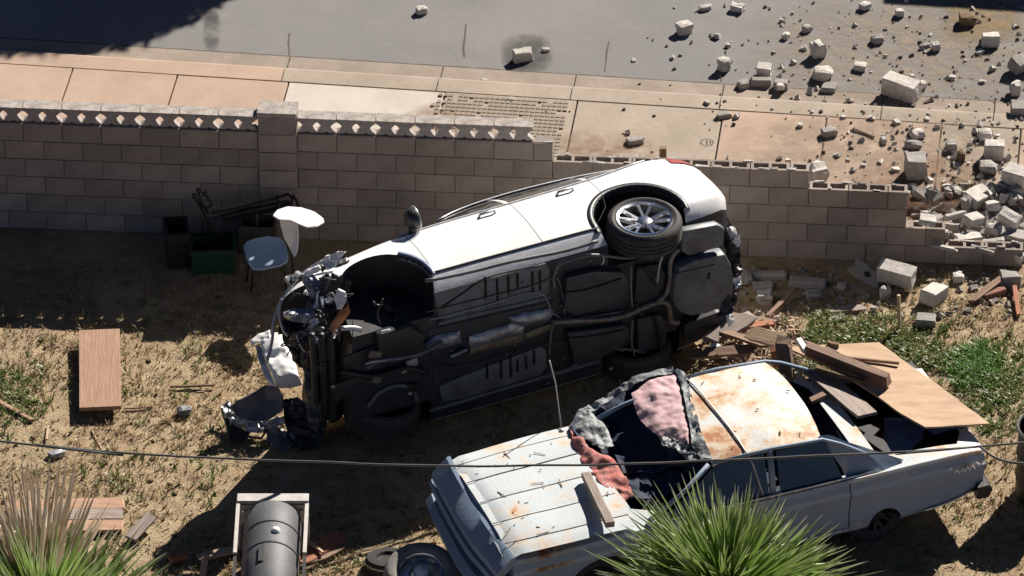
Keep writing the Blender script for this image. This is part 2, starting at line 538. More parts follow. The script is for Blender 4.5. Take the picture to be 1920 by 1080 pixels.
M['straw'] = leaf_mat('straw', ((0.30, 0.225, 0.12), (0.42, 0.32, 0.175)), (0.52, 0.41, 0.24))
M['tree_leaf'] = leaf_mat('tree_leaf', ((0.05, 0.09, 0.02), (0.06, 0.10, 0.025)), (0.07, 0.11, 0.03), 0.1)

# ================================================================== SETTING
# street frame: t runs along the kerb, n across it towards the yard
SA, SB = W(540, 107, 0.004), W(1340, 158, 0.004)
T = Vector((SB.x - SA.x, SB.y - SA.y, 0)).normalized()
N = Vector((T.y, -T.x, 0))
S0 = Vector((SA.x, SA.y, 0))
def tn(p):
    d = Vector((p.x, p.y, 0)) - S0
    return d.dot(T), d.dot(N)
def st(t, n, z=0.0):
    p = S0 + T * t + N * n
    return Vector((p.x, p.y, z))
SW_Z = 0.09
N_GUT = tn(W(940, 163, 0.0))[1]            # gutter meets kerb face
N_CURB = tn(W(940, 178, SW_Z))[1]          # back of kerb
N_WALK = tn(W(1550, 345, SW_Z))[1]         # yard-side edge of the sidewalk

# ground: one sheet, fine in the yard, coarse to the horizon
def axis(lo, hi, step, far):
    a = list(np.arange(lo, hi + 1e-6, step))
    d, x, y = step, lo, hi
    left, right = [], []
    while d < far:
        d *= 1.6
        x -= d
        y += d
        left.append(x)
        right.append(y)
    return np.array(left[::-1] + a + right)
gx, gy = axis(-6.6, 6.6, 0.05, 180), axis(-7.2, 3.4, 0.05, 180)
gv = []
for y in gy:
    for x in gx:
        inyard = -6.7 < x < 6.7 and -7.3 < y < 3.5
        p = Vector((x, y, 0))
        n = tn(p)[1]
        if inyard:
            z = noise.noise(Vector((x * 0.9, y * 0.9, 0))) * 0.03 + noise.noise(Vector((x * 5, y * 5, 3))) * 0.014 + noise.noise(Vector((x * 13, y * 13, 7))) * 0.012
            k = min(1, max(0, (n - N_WALK - 0.05) / 0.5))
            z = z * k - 0.02 * (1 - k)
            if n < N_WALK + 0.02:
                z = -0.03
        else:
            z = -0.03
        gv.append((x, y, z))
nx, ny = len(gx), len(gy)
gf = [(j * nx + i, j * nx + i + 1, (j + 1) * nx + i + 1, (j + 1) * nx + i) for j in range(ny - 1) for i in range(nx - 1)]
gm = MB()
gm.v, gm.f, gm.m = gv, gf, [0] * len(gf)
ground = structure(gm.build('ground', M['dirt'], smooth=True, fix=False))
def gz(x, y):
    if not (-6.7 < x < 6.7 and -7.3 < y < 3.5):
        return -0.03
    n = tn(Vector((x, y, 0)))[1]
    z = noise.noise(Vector((x * 0.9, y * 0.9, 0))) * 0.03 + noise.noise(Vector((x * 5, y * 5, 3))) * 0.014 + noise.noise(Vector((x * 13, y * 13, 7))) * 0.012
    k = min(1, max(0, (n - N_WALK - 0.05) / 0.5))
    return z * k - 0.02 * (1 - k)
def floor_z(p):
    """height of what one would stand on at p"""
    t, n = tn(p)
    if n < 0:
        return 0.006
    if n < N_GUT:
        return 0.012
    if n < N_WALK:
        return SW_Z
    return gz(p.x, p.y)
def on_floor(px, py):
    p = W(px, py, 0.0)
    for _ in range(3):
        p = W(px, py, floor_z(p))
    return p

# road
rm = MB()
rm.add([st(-70, 0.0, 0.004), st(70, 0.0, 0.004), st(70, -9, 0.004), st(-70, -9, 0.004)], [(0, 1, 2, 3)])
road = structure(rm.build('road', M['asphalt']))
def ragged(cx, cy, rx, ry, z, n, seed, amp=0.25):
    r2 = random.Random(seed)
    return [W(cx + rx * math.cos(a) * (1 + r2.uniform(-amp, amp)), cy + ry * math.sin(a) * (1 + r2.uniform(-amp, amp)), z) for a in [2 * math.pi * k / n for k in range(n)]]
def film(name, cx, cy, rx, ry, z, m, parent, n=18, power=1.0):
    V, F, A = [], [], []
    L0 = parent.location
    for a in range(n + 1):
        for b_ in range(n + 1):
            u, v = 2 * a / n - 1, 2 * b_ / n - 1
            p = W(cx + rx * u, cy + ry * v, z) - L0
            V.append(tuple(p))
            A.append(max(0.0, 1 - (abs(u) ** 2.6 + abs(v) ** 2.6)) ** power)
    for a in range(n):
        for b_ in range(n):
            q = a * (n + 1) + b_
            F.append((q, q + 1, q + n + 2, q + n + 1))
    me = bpy.data.meshes.new(name)
    me.from_pydata(V, [], F)
    at = me.attributes.new('tip', 'FLOAT', 'POINT')
    at.data.foreach_set('value', A)
    me.materials.append(M[m])
    me.update()
    return link(name, me, parent)
o = film('stain', 988, 100, 50, 38, 0.0105, 'damp', road, power=0.6)
o['label'] = 'dark damp patch around a fallen block on the asphalt'
o = film('stain', 397, 56, 17, 40, 0.0105, 'damp', road, power=0.6)
o['label'] = 'dark dripped streak on the asphalt near the top-left shadow'
film('dust_film', 1700, 95, 330, 120, 0.012, 'dust', road)
o = film('dust_film', 1840, 40, 80, 44, 0.0135, 'soil_film', road, power=0.8)
o['label'] = 'tan spilt soil at the upper right of the road'
def strip(name, pts, w, z, m, parent):
    b = MB()
    pts = [W(x, y, z) for x, y in pts]
    L, Rr = [], []
    for i, p in enumerate(pts):
        d = (pts[min(i + 1, len(pts) - 1)] - pts[max(i - 1, 0)]).normalized()
        s_ = Vector((-d.y, d.x, 0)) * w * (0.6 + 0.8 * rnd.random())
        L.append(p + s_)
        Rr.append(p - s_)
    b.grid([L, Rr])
    return b.build(name, m, parent)
for pts in ([(874, 45), (872, 68), (869, 90), (871, 106)], [(543, 62), (541, 80), (543, 96), (541, 106)], [(1142, 78), (1138, 96), (1136, 118), (1134, 134)],
            [(1362, 90), (1358, 120), (1352, 152)]):
    strip('crack', pts, 0.008, 0.008, M['crack'], road)
# broken asphalt lip along the concrete
b = MB()
L1, L2 = [], []
for k in range(280):
    t = -14 + k * 0.1
    L1.append(st(t, -0.018 - 0.02 * abs(noise.noise(Vector((t * 3, 0, 5)))), 0.009))
    L2.append(st(t, 0.012 + 0.03 * abs(noise.noise(Vector((t * 5, 2, 1)))), 0.009))
b.grid([L1, L2])
b.build('seam', M['crack'], road)

# gutter and kerb, cast in lengths
jt = [-30, -9.0, -6.4, -3.9] + [tn(W(x, y, 0.0))[0] for x, y in ((540, 122), (828, 140), (1078, 155), (1355, 175), (1655, 200))] + [7.6, 10, 13, 30]
gutter = structure(MB().box((0, 0, -0.02), (0.02, 0.02, 0.02)).build('gutter', M['gutter']))
gutter.location = st(0, N_GUT * 0.5, 0)
G0 = gutter.location.copy()
kerb = structure(MB().box((0, 0, 0.0), (0.02, 0.02, 0.02)).build('kerb', M['gutter']))
kerb.location = st(0, (N_GUT + N_CURB) / 2, 0)
K0 = kerb.location.copy()
for a, c in zip(jt[:-1], jt[1:]):
    a, c = a + 0.006, c - 0.006
    b = MB()
    prof = [(0.0, 0.010), (N_GUT - 0.02, 0.014), (N_GUT - 0.02, -0.05), (0.0, -0.05)]
    b.add([st(a, n, z) - G0 for n, z in prof] + [st(c, n, z) - G0 for n, z in prof], [(0, 1, 5, 4), (1, 2, 6, 5), (3, 0, 4, 7), (0, 3, 2, 1), (4, 5, 6, 7)])
    b.build('gutter_slab', M['gutter'], gutter)
    b = MB()
    prof = [(N_GUT - 0.018, 0.012), (N_GUT + 0.0, 0.05), (N_GUT + 0.03, 0.083), (N_GUT + 0.06, SW_Z), (N_CURB, SW_Z), (N_CURB, -0.05), (N_GUT - 0.018, -0.05)]
    m_ = len(prof)
    b.add([st(a, n, z) - K0 for n, z in prof] + [st(c, n, z) - K0 for n, z in prof],
          [(k, (k + 1) % m_, (k + 1) % m_ + m_, k + m_) for k in range(m_)] + [tuple(range(m_)), tuple(range(2 * m_ - 1, m_ - 1, -1))])
    b.build('kerb_stone', M['slab_tan'] if c < 0.1 else M['slab_grey'], kerb)

# sidewalk slabs
walk = structure(MB().box((0, 0, 0), (0.02, 0.02, 0.02)).build('sidewalk', M['slab_grey']))
walk.location = st(0, (N_CURB + N_WALK) / 2, 0)
S1 = walk.location.copy()
sj = [-16, -6.4, -5.1, -3.8] + [tn(W(x, y, SW_Z))[0] for x, y in ((122, 170), (320, 180), (531, 190), (822, 225), (1072, 240), (1349, 250), (1543, 270), (1759, 290))] + [7.9, 9.2, 10.5, 20]
sm = ['slab_tan'] * 6 + ['slab_pale', 'slab_grey', 'slab_grey', 'slab_tan', 'slab_tan', 'slab_grey', 'slab_tan', 'slab_grey', 'slab_grey']
sm = sm[:len(sj) - 1]
for i, (a, c) in enumerate(zip(sj[:-1], sj[1:])):
    a, c = a + 0.008, c - 0.008
    dz = rnd.uniform(-0.004, 0.004)
    b = MB()
    n0, n1 = N_CURB + 0.014, N_WALK
    b.add([st(a, n0, -0.04) - S1, st(c, n0, -0.04) - S1, st(c, n1, -0.04) - S1, st(a, n1, -0.04) - S1,
           st(a, n0, SW_Z + dz) - S1, st(c, n0, SW_Z + dz) - S1, st(c, n1, SW_Z + dz) - S1, st(a, n1, SW_Z + dz) - S1],
          [(4, 5, 6, 7), (0, 4, 7, 3), (1, 2, 6, 5), (0, 1, 5, 4), (3, 7, 6, 2), (0, 3, 2, 1)])
    o = b.build('slab', M[sm[i]], walk)
    bevel(o, 0.006)
# contractor's round stamp pressed into the pale slab
b = MB()
c = W(1326, 266, SW_Z + 0.0045) - S1
b.lathe([(0.062, 0.0), (0.070, 0.0)], c, (0, 0, 1), 28)
b.box(c, (0.008, 0.10, 0.001))
b.box(c + Vector((0.035, 0, 0)), (0.008, 0.07, 0.001))
b.build('stamp', M['crack'], walk)
film('dust_film', 1640, 285, 300, 85, SW_Z + 0.0065, 'dust', walk)
film('dust_film', 1740, 340, 150, 60, SW_Z + 0.008, 'red_dust', walk)
film('dust_film', 830, 228, 75, 36, SW_Z + 0.0065, 'red_dust', walk, power=0.7)
film('dust_film', 1130, 290, 120, 50, SW_Z + 0.0065, 'red_dust', walk)
# scored grip pattern of the kerb ramp
t0, t1 = tn(W(790, 225, SW_Z))[0], tn(W(1066, 240, SW_Z))[0]
b = MB()
nt_ = int((t1 - t0) / 0.056)
nn_ = int((N_WALK - N_CURB - 0.1) / 0.07)
for i in range(nt_):
    for j in range(nn_):
        if i < 5 and rnd.random() > i / 5:
            continue
        if rnd.random() < 0.06:
            continue
        c = st(t0 + (i + 0.5) * 0.056, N_CURB + 0.08 + j * 0.07, SW_Z + 0.009) - S1
        b.box(c, (0.040, 0.052, 0.010), rotz(math.degrees(math.atan2(T.y, T.x))))
stuff(b.build('grip_pattern', M['gutter'], walk))

# ------------------------------------------------------------------ block wall
WA, WB = Vector((-7.0, 1.23, 0)), Vector((5.3, 0.37, 0))
WT = (WB - WA).normalized()
WN = Vector((-WT.y, WT.x, 0))            # away from the yard
WANG = math.degrees(math.atan2(WT.y, WT.x))
BH, BL, BD = 0.214, 0.400, 0.15
def wall_s(px, py=470):
    p = W(px, py, 0)
    # where the view column crosses the wall line
    s = (p.x - WA.x) / WT.x
    return s
wall_root = empty('block_wall', Matrix.Translation(WA) @ Matrix.Rotation(R(WANG), 4, 'Z'))
tag(wall_root, 'long concrete block garden wall with pierced diamond top course, collapsed at its right end', 'wall')
wall_root['kind'] = 'thing'
def block_mesh(L, D, H, hollow=False, name='block'):
    b = MB()
    x, y, z = L / 2, D / 2, H / 2
    c = 0.004
    # chamfered vertical front edges and rims
    vs = [(-x, -y, -z), (x, -y, -z), (x, y, -z), (-x, y, -z), (-x, -y, z), (x, -y, z), (x, y, z), (-x, y, z)]
    if not hollow:
        b.add(vs, [(0, 1, 5, 4), (1, 2, 6, 5), (2, 3, 7, 6), (3, 0, 4, 7), (4, 5, 6, 7), (0, 3, 2, 1)])
        me = b.mesh(name, [M['block']])
    else:
        n = 2 if L > 0.3 else 1
        cw = (L - 0.03 * (n + 1)) / n
        xs = [-x]
        for k in range(n):
            xs += [-x + 0.03 + k * (cw + 0.03), -x + 0.03 + k * (cw + 0.03) + cw]
        xs.append(x)
        ys = [-y, -y + 0.03, y - 0.03, y]
        b.add(vs, [(0, 1, 5, 4), (1, 2, 6, 5), (2, 3, 7, 6), (3, 0, 4, 7), (0, 3, 2, 1)])
        for i in range(len(xs) - 1):
            for j in range(3):
                q = [(xs[i], ys[j]), (xs[i + 1], ys[j]), (xs[i + 1], ys[j + 1]), (xs[i], ys[j + 1])]
                if i % 2 == 1 and j == 1:
                    d = z - 0.15 if H > 0.18 else z - 0.08
                    b.add([(p[0], p[1], z) for p in q] + [(p[0], p[1], d) for p in q], [(4, 5, 6, 7), (0, 4, 5, 1), (1, 5, 6, 2), (2, 6, 7, 3), (3, 7, 4, 0)])
                else:
                    b.add([(p[0], p[1], z) for p in q], [(0, 1, 2, 3)])
        me = b.mesh(name, [M['block']], fix=False)
    bm = bmesh.new()
    bm.from_mesh(me)
    bmesh.ops.remove_doubles(bm, verts=bm.verts, dist=1e-5)
    es = [e for e in bm.edges if len(e.link_faces) == 2 and e.calc_face_angle(0) > 0.7 and all(abs(v.co.y + y) < 1e-4 for v in e.verts)]
    bmesh.ops.bevel(bm, geom=es, offset=c, segments=1, affect='EDGES')
    bm.to_mesh(me)
    bm.free()
    return me
bm_cache = {}
def get_block(L, hollow):
    key = (round(L, 3), hollow)
    if key not in bm_cache:
        bm_cache[key] = block_mesh(L - 0.010, BD, BH - 0.008, hollow)
    return bm_cache[key]
S_PIL = wall_s(524)
row_end = [wall_s(1900), wall_s(1752), wall_s(1712), wall_s(1677), wall_s(1494), wall_s(1034)]
for k in range(6):
    off = S_PIL % BL + (BL / 2 if k % 2 else 0)
    s = off - BL - (BL if off - BL > 0 else 0)
    end = row_end[k]
    # courses step back by whole half blocks
    end = S_PIL + round((end - S_PIL) / (BL / 2)) * (BL / 2)
    up = row_end[k + 1] if k < 5 else wall_s(996)
    while s < end - 0.01:
        L = min(BL, end - s)
        hol = s + L > up + 0.02
        me = get_block(L, hol)
        if k == 0 or True:
            o = link('block', me, wall_root)
            o.location = (s + L / 2, BD / 2 + rnd.uniform(-0.0025, 0.0025), (k + 0.5) * BH)
            o.rotation_euler = (rnd.uniform(-0.006, 0.006), 0, rnd.uniform(-0.008, 0.008))
        s += BL
    mb = MB()
    mb.box(((end - 0.02) / 2, BD / 2, (k + 0.5) * BH), (end - 0.04, BD - 0.026, BH + 0.0))
    if k < 5 and up < end:
        # no mortar bed over the open hollow blocks
        mb = MB()
        mb.box((up / 2, BD / 2, (k + 0.5) * BH), (up - 0.05, BD - 0.026, BH + 0.001 * k))
        mb.box(((up + end) / 2, 0.022, (k + 0.5) * BH - 0.006), (end - up - 0.03, 0.02, BH - 0.018))
        mb.box(((up + end) / 2, BD - 0.022, (k + 0.5) * BH - 0.006), (end - up - 0.03, 0.02, BH - 0.018))
    mb.build('mortar_bed', M['joint'], wall_root)
# ragged mortar left along the broken steps
b = MB()
r3 = random.Random(5)
for k in range(6):
    a = row_end[k + 1] if k < 5 else wall_s(996)
    e = row_end[k]
    z = (k + 1) * BH
    q = a
    while q < e - 0.05:
        if not (wall_s(1040) < q < wall_s(1300)) or True:
            b.box((q + r3.uniform(0, 0.06), r3.choice([0.018, 0.13]) + r3.uniform(-0.01, 0.01), z + 0.004),
                  (r3.uniform(0.03, 0.14), r3.uniform(0.016, 0.03), r3.uniform(0.006, 0.016)), rotz(r3.uniform(-8, 8)), jit=0.008, rg=r3)
        q += 0.15
stuff(b.build('loose_mortar', M['rubble'], wall_root))
# pierced diamond course and coping
DZ, DH, DD = 6 * BH, 0.142, 0.065
def deco_mesh():
    b = MB()
    a1, b1, a2, b2, v0 = 0.052, 0.060, 0.068, 0.067, 0.072
    h = BL / 2 - 0.0015
    for sg in (-1, 1):
        poly = [(0, DH), (0, v0 + b1), (sg * a1, v0), (0, v0 - b1), (0, 0), (sg * 0.072, 0), (sg * 0.10, 0.020), (sg * 0.128, 0), (sg * h, 0), (sg * h, v0 - b2), (sg * (h - a2), v0), (sg * h, v0 + b2), (sg * h, DH)]
        poly3 = [Vector((x, 0, z)) for x, z in poly]
        b.prism(poly3, (0, DD, 0))
    return b.mesh('pierced_block', [M['deco']])
dm = deco_mesh()
cm = MB().box((0, 0, 0), (BL - 0.008, 0.155, 0.042)).mesh('coping_block', [M['mortar']])
q = S_PIL % BL - BL * 1.5
dend = wall_s(994)
while q < dend - 0.05:
    if abs(q + BL / 2 - S_PIL) > 0.3:
        o = link('pierced_block', dm, wall_root)
        o.location = (q + BL / 2 + (0.0 if q < S_PIL else 0.0), 0.03, DZ + 0.003)
        o = link('coping_block', cm, wall_root)
        o.location = (q + BL / 2, 0.075, DZ + DH + 0.003 + 0.022)
        o.rotation_euler = (0, rnd.uniform(-0.006, 0.006), rnd.uniform(-0.008, 0.008))
    q += BL
# pier
pier = MB().box((0, 0, 0), (0.02, 0.02, 0.02)).build('pier', M['block'], wall_root)
pier.location = (S_PIL, 0.08, 0.1)
pbm = MB().box((0, 0, 0), (0.385, 0.225, 0.208)).mesh('pier_block', [M['block']])
for k in range(7):
    o = link('pier_block', pbm, pier)
    o.location = (rnd.uniform(-0.002, 0.002), rnd.uniform(-0.003, 0.003) - 0.01, (k + 0.5) * 0.214 - 0.1)
    bevel(o, 0.006) if k == 0 else None
pc = MB().box((0, 0, 0), (0.40, 0.24, 0.05)).build('pier_cap', M['mortar'], pier)
pc.location = (0, -0.01, 7 * 0.214 - 0.1 + 0.025)

# ================================================================== OVERTURNED WHITE CAR
def boolean_cut(obj, cutters):
    for c in cutters:
        md = obj.modifiers.new('cut', 'BOOLEAN')
        md.operation = 'DIFFERENCE'
        md.object = c
        md.solver = 'EXACT'
        md.material_mode = 'TRANSFER'
    dg = bpy.context.evaluated_depsgraph_get()
    me = bpy.data.meshes.new_from_object(obj.evaluated_get(dg))
    obj.modifiers.clear()
    old = obj.data
    obj.data = me
    bpy.data.meshes.remove(old)
    for c in cutters:
        d = c.data
        bpy.data.objects.remove(c)
        bpy.data.meshes.remove(d)
def hermite(tab, x):
    """tab sorted by descending x: rows (x, a, b, c ...)"""
    n = len(tab)
    for i in range(n - 1):
        if tab[i][0] >= x >= tab[i + 1][0]:
            break
    p0, p1, p2, p3 = tab[max(i - 1, 0)], tab[i], tab[i + 1], tab[min(i + 2, n - 1)]
    h = p2[0] - p1[0]
    t = (x - p1[0]) / h
    out = []
    for k in range(1, len(p1)):
        d1 = (p2[k] - p0[k]) / (p2[0] - p0[0]) * h
        d2 = (p3[k] - p1[k]) / (p3[0] - p1[0]) * h
        dl = p2[k] - p1[k]
        for_ = 3 * abs(dl)
        d1 = max(-for_, min(for_, d1)) if d1 * dl > 0 else 0
        d2 = max(-for_, min(for_, d2)) if d2 * dl > 0 else 0
        out.append((2 * t**3 - 3 * t**2 + 1) * p1[k] + (t**3 - 2 * t**2 + t) * d1 + (-2 * t**3 + 3 * t**2) * p2[k] + (t**3 - t**2) * d2)
    return out

YAW, TILT = R(26), R(4)
cf = Vector((-math.cos(YAW), -math.sin(YAW), 0))
away = Vector((-math.sin(YAW), math.cos(YAW), 0))
cl = Vector((0, 0, 1)) * math.cos(TILT) - away * math.sin(TILT)
cu = cf.cross(cl)
HUB = Vector((-1.365, 0.875, 0.38))                       # left rear hub in the car's own frame
hub_z = (HUB.y + 0.90) * math.cos(TILT) + 0.06
hub_w = W(1201, 411, hub_z)
A3 = Matrix((cf, cl, cu)).transposed()
CARM = Matrix.Translation(hub_w - A3 @ HUB) @ A3.to_4x4()
CARI = CARM.inverted()
car = empty('overturned_car', CARM)
tag(car, 'white crossover car lying on its side with its dark underbody facing out', 'car')
VIEWL = (A3.transposed() @ FWD).normalized()
def CZ(px, py, z):
    """survey point on the plane z of the car's own frame"""
    p = WPL(px, py, CARM @ Vector((0, 0, z)), cu)
    return CARI @ p
def CV(px, py, ref):
    """survey point at the depth of a reference point of the car"""
    p = WPL(px, py, CARM @ Vector(ref), FWD)
    return CARI @ p

ST = [(2.33, 0.62, 0.36, 0.74, 0.80, 0.50), (2.24, 0.76, 0.27, 0.82, 0.89, 0.60), (1.95, 0.86, 0.23, 0.92, 1.0, 0.70), (1.36, 0.915, 0.22, 1.0, 1.08, 0.76),
      (1.12, 0.92, 0.22, 1.04, 1.12, 0.78), (0.93, 0.92, 0.22, 1.06, 1.15, 0.78), (0.40, 0.925, 0.22, 1.09, 1.46, 0.66), (0.05, 0.925, 0.22, 1.10, 1.60, 0.62),
      (-0.6, 0.925, 0.22, 1.12, 1.65, 0.62), (-1.3, 0.92, 0.22, 1.16, 1.63, 0.61), (-1.85, 0.915, 0.25, 1.22, 1.55, 0.60), (-2.1, 0.89, 0.30, 1.18, 1.40, 0.62),
      (-2.28, 0.84, 0.38, 1.09, 1.18, 0.66), (-2.38, 0.74, 0.47, 0.98, 1.02, 0.60)]
def car_section(x):
    w, zb, belt, zr, wr = hermite(ST, x)
    k = (0.62 - zb) / 0.40
    hi = max(0.0, min(1.0, (zr - belt - 0.06) / 0.3))
    pts = [(0, zb), (w * 0.45, zb), (w - 0.20, zb), (w - 0.13, zb + 0.012), (w - 0.03, zb + 0.11 * k), (w - 0.012, zb + 0.15 * k), (w - 0.006, zb + 0.17 * k), (w, zb + 0.27 * k),
           (w + 0.006, 0.62 + 0.1 * (belt - 1)), (w + 0.002, 0.62 + (belt - 0.62) * 0.45), (w - 0.022, 0.62 + (belt - 0.62) * 0.8), (w - 0.05, belt)]
    y6, z6 = w - 0.05, belt
    yt, zt = wr, zr - 0.085 * hi - 0.01
    pts += [(y6 - 0.02, z6 + 0.02 * (1 if hi > 0 else 0.4))]
    for q in (0.35, 0.7, 1.0):
        pts.append((y6 - 0.02 + (yt - y6 + 0.02) * q + 0.02 * math.sin(math.pi * q) * hi, z6 + 0.02 + (zt - z6 - 0.02) * q))
    pts += [(wr - 0.05, zr - 0.03 * hi - 0.006), (wr - 0.16, zr - 0.008), (wr * 0.4, zr + 0.008), (0, zr + 0.012)]
    return pts
xs = sorted(set([round(v, 4) for v in np.linspace(2.33, -2.38, 74)] + [r[0] for r in ST]), reverse=True)
b = MB()
rows, np_ = [], 0
for x in xs:
    hp = car_section(x)
    full = hp + [(-y, z) for (y, z) in hp[-2:0:-1]]
    rows.append([(x, y, z) for y, z in full])
nc = len(rows[0])
b.grid(rows, 0, closed=True)
b.add(rows[0], [tuple(range(nc))])
b.add(rows[-1], [tuple(range(nc - 1, -1, -1))])
# lower cladding and floor take their own materials
body = b.build('body', [M['white_paint'], M['cladding'], M['under_dark'], M['black_plastic']], car, smooth=32)
bm = bmesh.new()
bm.from_mesh(body.data)
bmesh.ops.remove_doubles(bm, verts=bm.verts, dist=1e-5)
bmesh.ops.recalc_face_normals(bm, faces=bm.faces)
for f in bm.faces:
    c = f.calc_center_median()
    w, zb, belt, zr, wr = hermite(ST, max(-2.379, min(2.329, c.x)))
    k = (0.62 - zb) / 0.40
    if abs(c.y) < w - 0.10 and c.z < zb + 0.06:
        f.material_index = 2
    elif c.z < zb + 0.145 * k and c.x > -2.0:
        f.material_index = 1
bm.to_mesh(body.data)
bm.free()
def cutter(kind, **kw):
    b = MB()
    if kind == 'wheel':
        c, r, y0, y1 = kw['c'], kw['r'], kw['y0'], kw['y1']
        n = 40
        ring = [(c[0] + r * math.cos(2 * math.pi * k / n), c[1] + r * 1.0 * math.sin(2 * math.pi * k / n)) for k in range(n)]
        b.prism([Vector((x, y0, z)) for x, z in ring], (0, y1 - y0, 0))
    else:
        b.box(kw['c'], kw['s'], kw.get('M'))
    o = b.build('cutter', M[kw.get('m', 'black_plastic')])
    o.matrix_world = CARM
    return o
bpy.context.view_layer.update()
cuts = []
for sx, zc in ((1.36, 0.39), (-1.365, 0.39)):
    for sy in (-1, 1):
        cuts.append(cutter('wheel', c=(sx, zc), r=0.46, y0=sy * 0.52, y1=sy * 1.1))
# the torn-off front: bumper, lamps and the left wing's nose are gone
cuts.append(cutter('box', c=(2.30, 0.03, 0.30), s=(1.02, 2.6, 1.06), M=rot(0, -12, 0)))
boolean_cut(body, cuts)
# the lower half of the nose is pushed in as far as the radiator
boolean_cut(body, [cutter('box', c=(2.45, -0.47, 0.7), s=(1.0, 1.5, 2.4), M=rot(0, 0, 6))])
body.data.set_sharp_from_angle(angle=R(32))

# glass: side windows, windscreen, back glass, each a pane 3 mm proud of the shell
def shell_patch(x0, x1, i0, i1, nx=8, off=0.004, side=1, cut0=0.0, cut1=0.0):
    rows = []
    for a in range(nx + 1):
        row = []
        for j in range(i0, i1 + 1):
            q = (j - i0) / max(1, (i1 - i0))
            x = (x0 + cut0 * q) + ((x1 + cut1 * q) - (x0 + cut0 * q)) * a / nx
            s_ = car_section(x)
            y, z = s_[j]
            a_, b_ = s_[max(j - 1, 0)], s_[min(j + 1, len(s_) - 1)]
            ty, tz = b_[0] - a_[0], b_[1] - a_[1]
            l = math.hypot(ty, tz) or 1
            row.append(Vector((x, side * (y + off * tz / l), z - off * ty / l)))
        rows.append(row)
    return rows
for side in (1, -1):
    for x0, x1, c0, c1 in ((0.86, -0.28, -0.50, 0.0), (-0.34, -1.16, 0.0, -0.02), (-1.22, -1.72, -0.02, 0.02)):
        b = MB()
        b.grid(shell_patch(x0, x1, 12, 15, side=side, cut0=c0, cut1=c1))
        o = b.build('side_window', M['glass'], car, smooth=True)
        o['label'] = 'dark glass pane of the white car'
    b = MB()
    pts = [shell_patch(x, x - 0.001, 12, 15, nx=1, off=0.012, side=side)[0][0] for x in np.linspace(0.92, -1.85, 22)]
    b.tube(pts, 0.011, 6)
    b.build('belt_trim', M['silver_trim'], car, smooth=True)
    b = MB()
    pts = [shell_patch(x, x - 0.001, 12, 16, nx=1, off=0.016, side=side)[0][3] for x in np.linspace(0.36, -1.85, 20)]
    b.tube(pts, 0.013, 6)
    b.build('roof_rail', M['silver_trim'], car, smooth=True)
for nm, x0, x1 in (('windscreen', 0.86, 0.1), ('back_window', -1.88, -2.24)):
    b = MB()
    rows = []
    for a in range(9):
        x = x0 + (x1 - x0) * a / 8
        s_ = car_section(x)
        row = []
        for y in np.linspace(-0.9, 0.9, 11):
            row.append(Vector((x, y * (s_[17][0]), s_[18][1] + 0.006 - 0.012 * abs(y))))
        rows.append(row)
    b.grid(rows)
    b.build(nm, M['glass'], car, smooth=True)

# door shut lines and handles on the upper side
def groove(pts, r=0.006, m='rib_dark', name='shut_line'):
    b = MB()
    b.tube(pts, r, 5)
    return b.build(name, M[m], car, smooth=True)
for x in (0.86, -0.30, -1.18):
    pts = []
    for j in range(6, 13):
        xx = x
        if x == -1.18:
            xx = x + 0.30 * max(0, (0.75 - car_section(x)[j][1]) / 0.35) ** 1.3
        s_ = car_section(xx)
        pts.append(Vector((xx, s_[j][0] + 0.0005, s_[j][1])))
    groove(pts, 0.0028)
bl = [Vector((x, car_section(x)[5][0] + 0.004, car_section(x)[5][1] + 0.004)) for x in np.linspace(0.92, -0.90, 16)]
groove(bl, 0.013, 'rib_dark', 'door_seal')
for x in (0.0, -0.86):
    b = MB()
    y, z = car_section(x)[10]
    b.tube([(x + 0.09, y - 0.01, z), (x + 0.07, y + 0.032, z), (x - 0.08, y + 0.036, z + 0.004), (x - 0.10, y - 0.01, z + 0.004)], 0.013, 8)
    b.build('door_handle', M['silver_trim'], car, smooth=True)
# mirror
b = MB()
s_ = car_section(0.80)
my, mz = s_[11]
b.lathe([(0.0, -0.06), (0.06, -0.055), (0.10, -0.02), (0.115, 0.03), (0.105, 0.055), (0.09, 0.06), (0.085, 0.05), (0.0, 0.05)], (0.75, my + 0.11, mz + 0.08), (-1, 0.1, 0), 24)
b.tube([(0.77, my - 0.02, mz + 0.02), (0.77, my + 0.08, mz + 0.05)], 0.03, 8)
mir = b.build('wing_mirror', M['black_plastic'], car, smooth=40)
b = MB()
b.lathe([(0.082, 0.0), (0.0, 0.0)], (0.693, my + 0.115, mz + 0.08), (-1, 0.1, 0), 24)
b.build('mirror_glass', M['chrome'], mir)
b = MB()
b.lathe([(0.118, -0.008), (0.124, 0.0), (0.118, 0.008)], (0.695, my + 0.115, mz + 0.08), (-1, 0.1, 0), 24)
b.build('mirror_rim', M['silver_trim'], mir, smooth=True)
# tail lamps
for side in (1, -1):
    b = MB()
    rows = shell_patch(-2.06, -2.34, 10, 12, side=side, off=0.010)
    b.grid(rows)
    o = b.build('tail_light', M['red_lens'], car, smooth=True)
